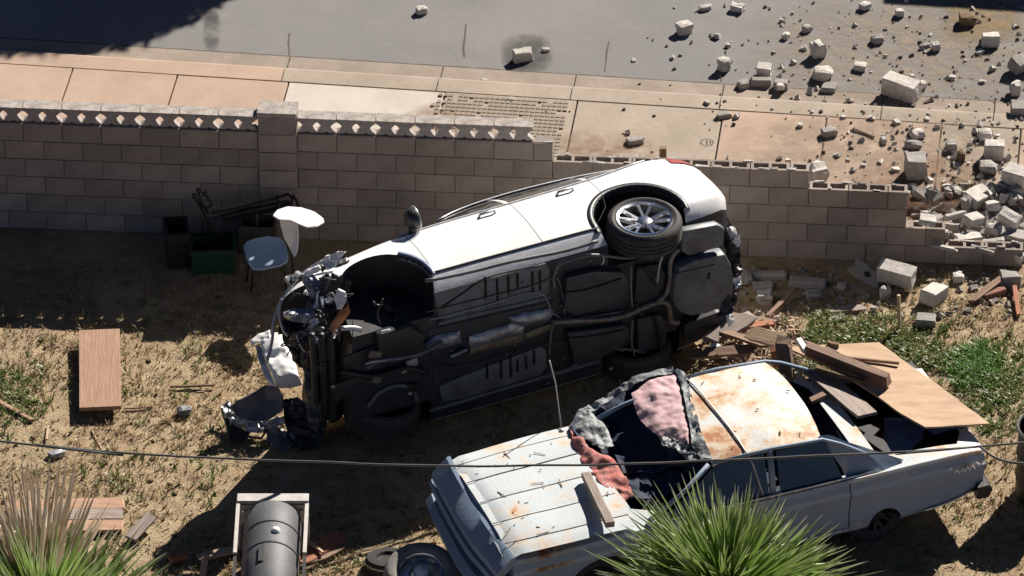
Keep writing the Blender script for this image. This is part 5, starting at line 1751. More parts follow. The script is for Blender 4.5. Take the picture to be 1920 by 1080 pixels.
# ================================================================== TIMBER
def board(name, a, b_, w, t, m, label, cat, roll=0, group=None, splinter=0.0, seed=0, n=6, parent=None):
    """a board from survey point a to b_ (px, py, z of its middle), w wide, t thick"""
    P, Q = W(*a), W(*b_)
    d = (Q - P)
    L = d.length
    d.normalize()
    side = d.cross(Vector((0, 0, 1)))
    side = side.normalized() if side.length > 0.05 else Vector((1, 0, 0))
    upv = side.cross(d).normalized()
    if roll:
        rr = Matrix.Rotation(R(roll), 3, d)
        side, upv = rr @ side, rr @ upv
    rg = random.Random(seed * 13 + 5)
    rows = []
    for i in range(n + 1):
        x = L * i / n - L / 2
        row = []
        e = 1.0
        for (sy, sz) in ((-1, -1), (1, -1), (1, 1), (-1, 1)):
            k = splinter if i in (0, n) else splinter * 0.15
            row.append(Vector((x + rg.uniform(-1, 1) * k, sy * w / 2 * (1 + rg.uniform(-0.5, 0.1) * min(1, k * 8)) + rg.uniform(-1, 1) * 0.002, sz * t / 2 + rg.uniform(-1, 1) * 0.0015)))
        rows.append(row)
    bb = MB()
    bb.grid(rows, 0, closed=True)
    bb.add(rows[0], [(0, 1, 2, 3)])
    bb.add(rows[-1], [(3, 2, 1, 0)])
    o = bb.build(name, M[m])
    bevel(o, 0.004)
    A = Matrix((d, side, upv)).transposed().to_4x4()
    o.matrix_world = Matrix.Translation((P + Q) / 2) @ A
    if label:
        tag(o, label, cat, group or {'plank': 'loose planks', 'stick': 'loose sticks', 'wooden_stake': 'standing stakes'}.get(name))
    return o
board('wooden_board', (186, 621, 0.13), (188, 766, 0.11), 0.41, 0.045, 'plank', 'wide plain wooden board lying on the dry ground at the left', 'board', n=3)
pr = empty('wooden_pallet', W(140, 972, 0.03))
tag(pr, 'weathered panel of three planks on the ground behind the left palm', 'board')
for k, (ya, yb) in enumerate(((950, 944), (969, 964), (989, 986))):
    o = board('plank', (20, ya, 0.05), (231, yb, 0.05), 0.175, 0.03, 'grey_wood' if k == 1 else 'plank', None, None, seed=k, splinter=0.02)
    mw = o.matrix_world.copy()
    o.parent = pr
    o.matrix_parent_inverse = pr.matrix_world.inverted()
board('plank', (283, 968, 0.12), (243, 1012, 0.06), 0.13, 0.03, 'grey_wood', 'short greyish plank at the shadow edge behind the left palm', 'plank', splinter=0.02, seed=3)
board('plank', (560, 1056, 0.05), (642, 1002, 0.05), 0.17, 0.03, 'red_wood', 'reddish plank lying right of the grey barrel', 'plank', splinter=0.03, seed=4)
board('plank', (568, 1066, 0.04), (646, 1022, 0.03), 0.10, 0.03, 'old_wood', 'brown plank lying along the lower edge of the reddish one', 'plank', splinter=0.03, seed=5)
board('stick', (580, 1016, 0.10), (606, 1036, 0.09), 0.03, 0.02, 'pale_wood', 'short pale stick lying across the reddish plank', 'stick', seed=6)
board('plank', (372, 1046, 0.05), (440, 1030, 0.06), 0.10, 0.03, 'pale_wood', 'pale plank half in shade left of the grey barrel', 'plank', splinter=0.03, seed=7)
board('plank', (318, 1048, 0.04), (352, 1040, 0.05), 0.10, 0.05, 'red_wood', 'small reddish wood block in shade by the left palm', 'plank', splinter=0.03, seed=8)
board('plank', (380, 1078, 0.04), (384, 1052, 0.10), 0.06, 0.03, 'pale_wood', 'short pale wood offcut left of the grey barrel', 'plank', seed=9)
board('stick', (318, 725, 0.025), (402, 722, 0.03), 0.03, 0.02, 'soil_clod', 'thin dark stick right of the wide board', 'stick', seed=10)
board('stick', (232, 766, 0.02), (286, 763, 0.025), 0.02, 0.015, 'old_wood', 'thin brown stick at the lower right corner of the wide board', 'stick', seed=11)
board('stick', (-8, 750, 0.03), (60, 788, 0.03), 0.05, 0.03, 'plank', 'tan stick lying in the weeds at the left edge', 'stick', splinter=0.02, seed=12)
board('stick', (90, 798, 0.03), (87, 824, 0.03), 0.022, 0.015, 'pale_wood', 'little white stick above the bluish scrap', 'stick', seed=13)
board('stick', (172, 806, 0.02), (190, 842, 0.02), 0.014, 0.012, 'pale_wood', 'faint straw-coloured twig in the middle of the dry ground', 'stick', seed=14)
board('timber', (1098, 890, 1.035), (1144, 984, 1.035), 0.085, 0.06, 'grey_wood', 'short squared timber lying on the old car\'s bonnet', 'timber', seed=15)
# splintered fence by the car's tail
LUM = [((1512, 652, 1.12), (1664, 712, 1.10), 0.105, 0.10, 'old_wood', 'long brown post lying across the plywood sheet', 'post', 0.03, 0),
       ((1556, 667, 1.04), (1686, 681, 1.02), 0.028, 0.028, 'old_wood', 'thin brown rod lying on the plywood sheet', 'stick', 0.0, 0),
       ((1530, 690, 1.07), (1622, 716, 1.06), 0.05, 0.04, 'soil_clod', 'dark batten under the long brown post', 'stick', 0.01, 0),
       ((1468, 640, 1.25), (1476, 706, 0.95), 0.15, 0.07, 'old_wood', 'stout broken brown plank standing on end between the cars', 'plank', 0.07, 40),
       ((1450, 650, 1.1), (1458, 690, 0.9), 0.07, 0.05, 'red_wood', 'narrow dark red splinter beside the upright broken plank', 'plank', 0.05, 20),
       ((1404, 623, 0.75), (1470, 641, 0.95), 0.16, 0.04, 'pale_wood', 'pale broken plank end pointing at the upright plank', 'plank', 0.05, 30),
       ((1328, 640, 0.40), (1404, 596, 0.44), 0.17, 0.05, 'grey_wood', 'greyish splintered plank by the car\'s tail', 'plank', 0.08, 15),
       ((1308, 664, 0.36), (1420, 656, 0.50), 0.14, 0.05, 'old_wood', 'brown splintered plank touching the old car\'s roof edge', 'plank', 0.08, 10),
       ((1366, 592, 0.22), (1452, 606, 0.22), 0.10, 0.04, 'old_wood', 'brown plank at the back of the splintered heap', 'plank', 0.06, 0),
       ((1400, 612, 0.30), (1446, 606, 0.30), 0.09, 0.03, 'red_wood', 'reddish splintered plank in the middle of the heap', 'plank', 0.06, 0),
       ((1350, 620, 0.40), (1440, 650, 0.62), 0.13, 0.03, 'old_wood', 'broad brown plank under the pale broken one', 'plank', 0.06, -12),
       ((1382, 654, 0.42), (1416, 650, 0.42), 0.06, 0.02, 'pale_wood', 'yellow wood splinter on the heap', 'stick', 0.03, 0),
       ((1388, 632, 0.40), (1398, 648, 0.42), 0.03, 0.02, 'pale_wood', 'tiny yellow splinter above the larger yellow one', 'stick', 0.01, 0),
       ((1334, 646, 0.42), (1350, 652, 0.42), 0.07, 0.03, 'chair_white', 'small white fragment on the heap by the car\'s tail', 'scrap', 0.02, 0),
       ((1496, 636, 1.15), (1512, 660, 1.12), 0.06, 0.05, 'chair_white', 'white chip beside the head of the long brown post', 'scrap', 0.02, 0),
       ((1486, 676, 1.05), (1502, 696, 0.95), 0.04, 0.03, 'pale_wood', 'pale stick hanging below the upright plank', 'stick', 0.02, 0),
       ((1476, 702, 0.98), (1490, 690, 1.02), 0.05, 0.04, 'pale_wood', 'pale broken end behind the old car\'s roof corner', 'stick', 0.03, 0),
       ((1520, 752, 0.96), (1574, 726, 0.98), 0.07, 0.04, 'old_wood', 'dark batten crossing the open boot', 'stick', 0.02, 0),
       ((1526, 694, 0.98), (1626, 778, 0.98), 0.24, 0.03, 'grey_wood', 'grey-brown board sloping along the plywood\'s near edge', 'board', 0.02, -8),
       ((1552, 642, 1.03), (1574, 647, 1.03), 0.05, 0.03, 'soil_clod', 'dark sliver at the plywood\'s top edge', 'stick', 0.02, 0),
       ((1550, 654, 1.05), (1570, 664, 1.05), 0.05, 0.03, 'old_wood', 'short brown offcut above the thin rod', 'stick', 0.02, 0),
       ((1556, 583, 0.03), (1620, 578, 0.03), 0.10, 0.04, 'grey_wood', 'flat grey plank in the weeds below the wall', 'plank', 0.03, 0),
       ((1440, 592, 0.06), (1486, 546, 0.10), 0.05, 0.03, 'old_wood', 'thin brown lath slanting below the coping pieces', 'stick', 0.03, 0),
       ((1462, 618, 0.10), (1459, 594, 0.30), 0.03, 0.02, 'chair_white', 'white splinter sticking up behind the heap', 'stick', 0.01, 0),
       ((1687, 618, 0.02), (1685, 552, 0.44), 0.035, 0.03, 'pale_wood', 'thin pale stake standing in the weeds', 'stake', 0.02, 0),
       ((1243, 303, 0.10), (1243, 276, 0.28), 0.075, 0.06, 'old_wood', 'short brown stake standing behind the car\'s roof', 'stake', 0.01, 0),
       ((1600, 240, 0.11), (1640, 256, 0.11), 0.035, 0.02, 'old_wood', 'thin brown stick on the tan sidewalk', 'stick', 0.01, 0),
       ((1820, 566, 0.04), (1880, 520, 0.10), 0.08, 0.03, 'old_wood', 'brown lath in the shade at the wall\'s broken end', 'stick', 0.04, 0),
       ((1910, 590, 0.02), (1902, 536, 0.06), 0.05, 0.03, 'red_wood', 'reddish lath at the right edge below the wall', 'stick', 0.02, 0),
       ((150, 112, 0.02), (166, 104, 0.02), 0.03, 0.02, 'pale_wood', 'small lit stick in the gutter at the tree shadow\'s edge', 'stick', 0.01, 0)]
for i, (a, b_, w, t, m, lb, ct, sp_, rl) in enumerate(LUM):
    board({'stick': 'stick', 'post': 'wooden_post', 'plank': 'plank', 'scrap': 'scrap_piece', 'board': 'wooden_board', 'stake': 'wooden_stake'}[ct], a, b_, w, t, m, lb, ct, splinter=sp_, seed=30 + i, roll=rl)
b = MB()
P = [W(*p) for p in ((1474, 652, 1.02), (1560, 646, 1.0), (1648, 643, 0.98), (1752, 716, 0.98), (1856, 794, 0.98), (1735, 801, 1.02), (1690, 776, 1.03), (1640, 738, 1.03), (1560, 690, 1.04))]
b = crumple(P, 0.018, 0.012, 41, 4, 0.0, 2.0)
ply = b.build('plywood_sheet', M['plywood'], smooth=20)
tag(ply, 'big tan plywood sheet leaning over the open boot of the old car', 'plywood')
# splinters and shavings all over the heap
rg = random.Random(77)
b = MB()
for k in range(260):
    px, py = rg.uniform(1310, 1500), rg.uniform(592, 690)
    z = rg.uniform(0.03, 0.36)
    p = W(px, py, z)
    L = rg.uniform(0.04, 0.22)
    b.box(p, (L, rg.uniform(0.008, 0.03), rg.uniform(0.006, 0.02)), rot(rg.uniform(-30, 30), rg.uniform(-30, 30), rg.uniform(0, 180)), jit=0.006, rg=rg)
stuff(b.build('wood_splinters', M['old_wood']), 'brown splinters filling the broken fence heap', 'wood')
b = MB()
for k in range(110):
    px, py = rg.uniform(1320, 1500), rg.uniform(596, 680)
    p = W(px, py, rg.uniform(0.2, 0.44))
    b.box(p, (rg.uniform(0.04, 0.14), rg.uniform(0.008, 0.022), 0.01), rot(rg.uniform(-30, 30), rg.uniform(-30, 30), rg.uniform(0, 180)), jit=0.005, rg=rg)
stuff(b.build('wood_shavings', M['pale_wood']), 'pale shavings over the broken fence heap', 'wood')
b = MB()
for k in range(260):
    p = on_floor(rg.uniform(-10, 1930), rg.uniform(600, 1085))
    b.box((p.x, p.y, p.z + 0.01), (rg.uniform(0.02, 0.09), rg.uniform(0.004, 0.009), 0.006), rot(0, rg.uniform(-10, 10), rg.uniform(0, 180)))
stuff(b.build('dry_twigs', M['pale_wood']), 'thin dry twigs over the yard', 'twigs')
# leaf litter on the old car's bonnet and roof
b = MB()
for k in range(34):
    x, y = rg.uniform(1.2, 2.3), rg.uniform(-0.75, 0.78)
    b.box((x, y, hermite(OST, x)[3] + 0.030 - 0.05 * (y / 0.85) ** 4), (rg.uniform(0.01, 0.05) if k % 6 else 0.12, rg.uniform(0.004, 0.010), 0.004), rotz(rg.uniform(0, 180)))
for k in range(9):
    x, y = rg.uniform(-0.8, 0.1), rg.uniform(-0.6, 0.6)
    b.box((x, y, roof_z(x, y) + 0.014), (rg.uniform(0.012, 0.07), rg.uniform(0.006, 0.014), 0.005), rotz(rg.uniform(0, 180)))
stuff(b.build('litter', M['soil_clod'], old))

# ================================================================== JUNK BY THE WALL
def wrag(name, pts, m, parent, thick=0.012, amp=0.0, seed=1, bulge=0.0, cuts=3, scale=4):
    P = [W(*p) for p in pts]
    o = crumple(P, thick, amp, seed, cuts, bulge, scale).build(name, M[m], None, smooth=50)
    o.parent = parent
    o.matrix_parent_inverse = parent.matrix_world.inverted()
    return o
ch = empty('shell_chair', W(525, 548, 0))
bpy.context.view_layer.update()
tag(ch, 'white moulded shell chair with shade-tinted blue-grey seat by the wall, its back catching the sun', 'chair')
wrag('backrest', [(512, 404, 0.93), (520, 393, 0.91), (540, 387, 0.90), (566, 389, 0.90), (590, 397, 0.92), (606, 409, 0.95), (608, 416, 0.97), (596, 423, 0.99), (576, 425, 0.99), (560, 419, 0.98), (544, 412, 0.96), (524, 411, 0.95)], 'chair_white', ch, 0.014, 0.004, 2, 0.0, 4)
wrag('side_shell', [(524, 412, 0.90), (540, 411, 0.91), (556, 420, 0.90), (558, 446, 0.72), (556, 470, 0.58), (551, 482, 0.50), (542, 464, 0.56), (532, 446, 0.68)], 'chair_white', ch, 0.012, 0.004, 3, 0.04, 3)
wrag('seat', [(456, 462, 0.50), (462, 453, 0.52), (482, 446, 0.54), (505, 443, 0.55), (526, 445, 0.55), (535, 456, 0.52), (541, 478, 0.46), (540, 491, 0.42), (528, 499, 0.40), (492, 507, 0.38), (474, 506, 0.38), (466, 496, 0.41), (460, 478, 0.46)], 'chair_shade', ch, 0.02, 0.002, 4, 0.03, 4)
for a, c in (((475, 498, 0.38), (470, 548, 0.0)), ((532, 492, 0.40), (537, 550, 0.0)), ((470, 462, 0.48), (462, 530, 0.0)), ((546, 470, 0.52), (552, 540, 0.0))):
    b = MB()
    b.tube([W(*a), W(*c)], 0.011, 6)
    o = b.build('leg', M['dark_metal'], None, smooth=True)
    o.parent = ch
    o.matrix_parent_inverse = ch.matrix_world.inverted()
def crate(name, px, py, size, ang, m, label, cat, z=0.0, rim=True):
    p = W(px, py, z)
    root = empty(name, Matrix.Translation(p) @ Matrix.Rotation(R(ang), 4, 'Z'))
    tag(root, label, cat)
    L, D, H = size
    t = 0.015
    for nm, c, s_ in (('front_panel', (0, -D / 2 + t / 2, H / 2), (L, t, H)), ('back_panel', (0, D / 2 - t / 2, H / 2), (L, t, H)), ('side_panel', (-L / 2 + t / 2, 0, H / 2 - 0.002), (t, D - 2 * t, H - 0.004)),
                      ('side_panel', (L / 2 - t / 2, 0, H / 2 - 0.002), (t, D - 2 * t, H - 0.004)), ('base_panel', (0, 0, 0.01), (L - 2 * t, D - 2 * t, 0.02))):
        MB().box(c, s_).build(nm, M[m], root)
    if rim:
        b = MB()
        for c, s_ in (((0, -D / 2, H - 0.012), (L + 0.03, 0.03, 0.03)), ((0, D / 2, H - 0.012), (L + 0.03, 0.03, 0.03)), ((-L / 2, 0, H - 0.011), (0.03, D - 0.03, 0.028)), ((L / 2, 0, H - 0.011), (0.03, D - 0.03, 0.028))):
            b.box(c, s_)
        b.build('rim', M[m], root)
        for k in range(3):
            b = MB().box((-L / 2 + L * (k + 0.5) / 3, -D / 2 - 0.006, H * 0.42), (L / 3 - 0.04, 0.012, H * 0.5))
            b.build('ribbed_panel', M[m], root)
    return root
crate('plastic_bin', 400, 496, (0.44, 0.34, 0.28), 3, 'green_bin', 'dark green plastic bin in the shade by the wall', 'bin')
crate('dark_crate', 333, 488, (0.22, 0.32, 0.42), 8, 'dark_metal', 'black box at the left end of the junk by the wall', 'box')
crate('wooden_box', 484, 466, (0.36, 0.24, 0.34), -4, 'dark_box', 'brown box behind the shade-tinted chair seat', 'box', rim=False)
# black cart frame with upright handles
ct = empty('garden_cart', W(450, 470, 0))
tag(ct, 'tangled black metal cart frame lying on the junk against the wall', 'cart')
def ctube(name, pts, r=0.014, m='dark_metal'):
    b = MB()
    b.tube([W(*p) for p in pts], r, 6)
    o = b.build(name, M[m], None, smooth=True)
    o.parent = ct
    o.matrix_parent_inverse = ct.matrix_world.inverted()
    return o
bpy.context.view_layer.update()
ctube('handle', [(364, 368, 0.78), (374, 384, 0.66), (384, 404, 0.52), (400, 440, 0.3)])
ctube('handle', [(371, 358, 0.84), (377, 380, 0.70), (390, 400, 0.56)])
ctube('handle', [(384, 364, 0.80), (394, 378, 0.72), (398, 384, 0.68), (388, 390, 0.64)])
ctube('frame_tube', [(396, 400, 0.56), (440, 392, 0.58), (510, 374, 0.62), (540, 364, 0.64), (548, 372, 0.62), (546, 388, 0.56)], 0.016)
ctube('frame_tube', [(400, 410, 0.52), (460, 398, 0.54), (520, 384, 0.58)], 0.018)
ctube('frame_tube', [(520, 366, 0.66), (522, 384, 0.58), (524, 400, 0.5)], 0.014)
ctube('frame_tube', [(548, 366, 0.64), (556, 376, 0.6), (560, 392, 0.52)], 0.016)
ctube('frame_tube', [(480, 396, 0.54), (486, 470, 0.0)], 0.014)
ctube('frame_tube', [(410, 410, 0.52), (404, 480, 0.0)], 0.014)
for (x, y, z) in ((372, 357, 0.85), (364, 367, 0.79), (384, 363, 0.81)):
    b = MB()
    p = W(x, y, z)
    b.lathe([(0.0, 0.03), (0.022, 0.02), (0.026, 0.0), (0.02, -0.02), (0.0, -0.03)], p, (0, 0, 1), 12)
    o = b.build('knob', M['black_plastic'], None, smooth=True)
    o.parent = ct
    o.matrix_parent_inverse = ct.matrix_world.inverted()
b = crumple([W(*p) for p in ((410, 402, 0.50), (470, 388, 0.54), (540, 374, 0.56), (548, 390, 0.50), (480, 404, 0.48), (420, 416, 0.44))], 0.02, 0.03, 51, 3, 0.03, 6)
o = b.build('deck', M['dark_metal'], None, smooth=40)
o.parent = ct
o.matrix_parent_inverse = ct.matrix_world.inverted()

# ================================================================== WRECKED BUMPER ON THE GROUND
wb = empty('broken_bumper', W(480, 800, 0))
bpy.context.view_layer.update()
tag(wb, 'torn grey bumper shell lying on the ground below the white car\'s nose', 'bumper')
wrag('shell', [(430, 762, 0.32), (446, 750, 0.36), (470, 738, 0.40), (496, 722, 0.46), (520, 726, 0.46), (532, 740, 0.42), (530, 770, 0.28), (500, 790, 0.18), (466, 790, 0.18), (442, 780, 0.22)], 'grey_plastic', wb, 0.012, 0.03, 61, 0.06, 4, 5)
wrag('torn_edge', [(416, 764, 0.34), (428, 752, 0.36), (444, 778, 0.22), (466, 786, 0.18), (490, 792, 0.16), (520, 784, 0.20), (540, 776, 0.22), (534, 794, 0.14), (506, 806, 0.08), (480, 812, 0.06), (456, 808, 0.06), (440, 800, 0.10)], 'silver_trim', wb, 0.012, 0.07, 62, 0.0, 4, 12)
wrag('lower_lip', [(414, 764, 0.30), (440, 800, 0.10), (470, 812, 0.05), (450, 832, 0.02), (432, 834, 0.02), (426, 812, 0.10)], 'black_plastic', wb, 0.012, 0.03, 63, 0.02, 3, 7)
wrag('torn_shell', [(530, 750, 0.34), (556, 744, 0.36), (590, 770, 0.26), (610, 806, 0.12), (600, 840, 0.03), (566, 846, 0.02), (540, 820, 0.08), (534, 784, 0.2)], 'black_plastic', wb, 0.012, 0.07, 65, 0.03, 4, 8)
wrag('torn_shell', [(500, 806, 0.1), (530, 800, 0.12), (556, 824, 0.05), (540, 846, 0.02), (500, 838, 0.02)], 'grey_plastic', wb, 0.012, 0.06, 66, 0.03, 3, 9)
for pts in ([(536, 784, 0.2), (550, 800, 0.14), (566, 812, 0.06)], [(540, 776, 0.2), (562, 790, 0.18), (580, 796, 0.1), (574, 820, 0.04)], [(500, 806, 0.1), (490, 822, 0.04), (460, 818, 0.03)]):
    b = MB()
    b.tube([W(*p) for p in pts], 0.014, 6)
    o = b.build('bracket', M['dark_metal'], None, smooth=True)
    o.parent = wb
    o.matrix_parent_inverse = wb.matrix_world.inverted()

# ================================================================== GREY BARREL IN A FRAME
bx = W(512, 985, 0.36)
br = empty('barrel_cooker', Matrix.Translation(Vector((bx.x, bx.y, 0))))
tag(br, 'grey banded barrel lying in a pale metal frame at the bottom edge', 'barrel')
b = MB()
AX = Vector((0.0, -1, 0))
b.lathe([(0.0, 0.0), (0.20, 0.0), (0.262, 0.012), (0.272, 0.03), (0.272, 0.33), (0.281, 0.34), (0.281, 0.352), (0.272, 0.36), (0.270, 0.66), (0.279, 0.67), (0.279, 0.682), (0.27, 0.69), (0.27, 1.20), (0.26, 1.22), (0.0, 1.22)], (0, 0, 0.40), AX, 48)
b.build('drum', M['grey_barrel'], br, smooth=35)
for y in (-0.346, -0.676):
    b = MB()
    b.lathe([(0.2725, -0.02), (0.2745, -0.018), (0.2745, -0.01), (0.2725, -0.008)], (0, y, 0.40), AX, 48)
    b.build('band', M['rib_dark'], br, smooth=True)
b = MB()
b.lathe([(0.0, 0.03), (0.034, 0.025), (0.044, 0.0)], (0.05, -0.50, 0.666), (0.1, 0, 1), 14)
b.build('cap', M['chair_white'], br, smooth=True)
MB().box((-0.075, -0.86, 0.664), (0.05, 0.24, 0.02)).build('slot', M['rib_dark'], br)
fr = MB().box((0, 0.10, 0.60), (0.68, 0.13, 0.035)).build('end_beam', M['galvanised'], br)
bevel(fr, 0.006)
for sx in (-1, 1):
    b = MB().prism([Vector((sx * 0.325, 0.04, 0.58)), Vector((sx * 0.14, 0.04, 0.58)), Vector((sx * 0.25, 0.035, 0.42)), Vector((sx * 0.325, 0.035, 0.32))], (0, -0.02, 0))
    b.build('gusset', M['galvanised'], br)
    MB().box((sx * 0.325, -0.36, 0.585), (0.035, 0.78, 0.03)).build('side_rail', M['galvanised'], br)
    MB().box((sx * 0.325, -1.0, 0.56), (0.03, 0.46, 0.03)).build('side_rail', M['dark_metal'], br)
    for y in (0.06, -1.15):
        b = MB().tube([(sx * 0.32, y, 0.57), (sx * 0.33, y, 0.0)], 0.018, 6)
        b.build('leg', M['galvanised'], br, smooth=True)
    b = MB().tube([(sx * 0.325, -0.42, 0.57), (sx * 0.285, -0.60, 0.40)], 0.010, 6)
    b.build('brace', M['dark_metal'], br, smooth=True)
    b = MB().lathe([(0.0, 0.02), (0.02, 0.015), (0.024, 0.0)], (sx * 0.27, 0.015, 0.52), (0, -0.3, 1), 10)
    b.build('bolt', M['chrome'], br, smooth=True)

# ================================================================== LOOSE WHEEL, DRUM
lw = empty('loose_wheel', Matrix.Translation(W(790, 1078, 0.13)) @ Matrix.Rotation(R(14), 4, 'X'))
tag(lw, 'dusty grey spare tyre with bright rim lying flat by the old car\'s nose', 'wheel')
b = MB()
prof = [(0.20, 0.05), (0.215, 0.075), (0.25, 0.098), (0.30, 0.095), (0.34, 0.07), (0.358, 0.03), (0.36, 0.0), (0.358, -0.03), (0.34, -0.07), (0.30, -0.095), (0.22, -0.08), (0.20, -0.05)]
b.lathe(prof, (0, 0, 0), (0, 0, 1), 48)
M['dusty_rubber'] = mat('dusty_rubber', (0.26, 0.25, 0.235), 0.9, var=(0.18, 0.172, 0.16), scale=8, bump=0.3, bscale=40)
b.build('tyre', M['dusty_rubber'], lw, smooth=True)
b = MB()
b.lathe([(0.215, 0.055), (0.205, 0.075), (0.195, 0.06), (0.18, 0.01), (0.12, 0.02), (0.08, 0.055), (0.0, 0.06)], (0, 0, 0), (0, 0, 1), 40)
b.build('rim', M['chrome'], lw, smooth=30)
b = MB()
b.lathe([(0.07, 0.06), (0.06, 0.085), (0.0, 0.09)], (0, 0, 0), (0, 0, 1), 20)
b.build('hub_cap', M['chair_white'], lw, smooth=True)
dr = empty('brake_drum', Matrix.Translation(W(728, 1058, 0.06)) @ Matrix.Rotation(R(-10), 4, 'X'))
tag(dr, 'dark round drum half hidden behind the spare tyre', 'drum')
b = MB()
b.lathe([(0.0, 0.05), (0.10, 0.05), (0.12, 0.08), (0.20, 0.08), (0.215, 0.06), (0.215, -0.06), (0.0, -0.06)], (0, 0, 0), (0, 0, 1), 32)
b.build('drum_shell', M['dark_metal'], dr, smooth=35)
b = MB()
b.lathe([(0.216, 0.03), (0.226, 0.03), (0.226, 0.045), (0.216, 0.045)], (0, 0, 0), (0, 0, 1), 32)
b.build('drum_ring', M['silver_trim'], dr, smooth=35)
# bin at the right edge
rb = empty('steel_drum', W(1958, 930, 0))
tag(rb, 'dark steel drum cut by the right edge beyond the old car\'s tail', 'barrel')
b = MB()
b.lathe([(0.0, 0.02), (0.27, 0.0), (0.285, 0.02), (0.285, 0.25), (0.295, 0.26), (0.285, 0.27), (0.285, 0.52), (0.295, 0.53), (0.285, 0.54), (0.285, 0.80), (0.295, 0.81), (0.29, 0.82), (0.28, 0.82), (0.28, 0.10), (0.0, 0.10)], (0, 0, 0), (0, 0, 1), 36)
b.build('drum_shell', M['dark_metal'], rb, smooth=35)
b = MB()
b.lathe([(0.29, 0.80), (0.305, 0.805), (0.305, 0.825), (0.29, 0.83)], (0, 0, 0), (0, 0, 1), 36)
b.build('drum_rim', M['galvanised'], rb, smooth=True)

# ================================================================== OVERHEAD CABLE
def cable(name, pts, z, r, label, ext=True):
    P = [W(x, y, z) for x, y in pts]
    if ext:
        P = [P[0] + (P[0] - P[1]).normalized() * 14] + P + [P[-1] + (P[-1] - P[-2]).normalized() * 14]
    Q = []
    for i in range(len(P) - 1):
        a, b_, c, d = P[max(i - 1, 0)], P[i], P[i + 1], P[min(i + 2, len(P) - 1)]
        for k in range(6):
            t = k / 6
            q = 0.5 * ((2 * b_) + (c - a) * t + (2 * a - 5 * b_ + 4 * c - d) * t * t + (3 * b_ - a - 3 * c + d) * t**3)
            Q.append(q + Vector((0, 0, 0.008 * noise.noise(Vector((q.x * 2.2, 0, 0))))))
    Q.append(P[-1])
    b = MB()
    b.tube(Q, r, 6)
    return tag(b.build(name, M['cable'], smooth=True), label, 'cable', 'overhead cables')
cable('overhead_cable', [(-10, 826), (60, 834), (240, 850), (430, 860), (620, 867), (800, 873), (1000, 873), (1200, 869), (1350, 863), (1500, 856), (1700, 847), (1840, 837), (1930, 829)], 5.0, 0.0095, 'long dark overhead cable sagging across the whole picture')
cable('overhead_cable', [(1838, 838), (1862, 856), (1890, 866), (1930, 870)], 5.0, 0.011, 'short second cable drooping below the long one at the right edge', False)

# ================================================================== PALMS
def blades_object(name, verts, faces, tips, m, parent=None):
    me = bpy.data.meshes.new(name)
    me.from_pydata(verts, [], faces)
    at = me.attributes.new('tip', 'FLOAT', 'POINT')
    at.data.foreach_set('value', tips)
    me.materials.append(m)
    me.update()
    return link(name, me, parent)
def fan_frond(rg, az, el, pet, L, m, parent, nb=34, spread=150, name='frond'):
    """a fan leaf: stalk and a spray of narrow folded blades"""
    d = Vector((math.cos(az) * math.cos(el), math.sin(az) * math.cos(el), math.sin(el)))
    s_ = d.cross(Vector((0, 0, 1))).normalized()
    if s_.length < 0.1:
        s_ = Vector((1, 0, 0))
    n = s_.cross(d).normalized()
    tw = Matrix.Rotation(R(rg.uniform(-35, 35)), 3, d)
    s_, n = tw @ s_, tw @ n
    base = d * pet
    V, F, Tt = [], [], []
    # stalk
    for k in range(2):
        c = d * (0.02 + (pet - 0.02) * k)
        i0 = len(V)
        for q in range(4):
            a = math.pi / 4 + q * math.pi / 2
            V.append(c + (s_ * math.cos(a) + n * math.sin(a)) * (0.014 - 0.005 * k))
            Tt.append(0.2)
    for q in range(4):
        F.append((q, (q + 1) % 4, 4 + (q + 1) % 4, 4 + q))
    for i in range(nb):
        a = R(-spread / 2 + spread * i / (nb - 1) + rg.uniform(-2, 2))
        dd = d * math.cos(a) + s_ * math.sin(a)
        ll = L * (1 - 0.28 * (abs(a) / R(spread / 2)) ** 2) * rg.uniform(0.88, 1.06)
        w = 0.023 * rg.uniform(0.7, 1.2)
        side = dd.cross(n).normalized()
        droop = (rg.uniform(0.02, 0.20) if rg.random() > 0.15 else rg.uniform(0.25, 0.6)) * ll
        fold = n * w * 0.7
        i0 = len(V)
        for t, ww, tp in ((0.0, 0.25, 0.0), (0.35, 1.0, 0.25), (0.68, 0.75, 0.55), (1.0, 0.04, 1.0)):
            c = base + dd * ll * t + n * 0.03 * math.sin(t * 3) - Vector((0, 0, 1)) * droop * t * t
            V += [c - side * w * ww + fold * ww, c, c + side * w * ww + fold * ww]
            Tt += [tp] * 3
        for k in range(3):
            q = i0 + k * 3
            F += [(q, q + 1, q + 4, q + 3), (q + 1, q + 2, q + 5, q + 4)]
    return blades_object(name, [tuple(v) for v in V], F, Tt, M[m], parent)
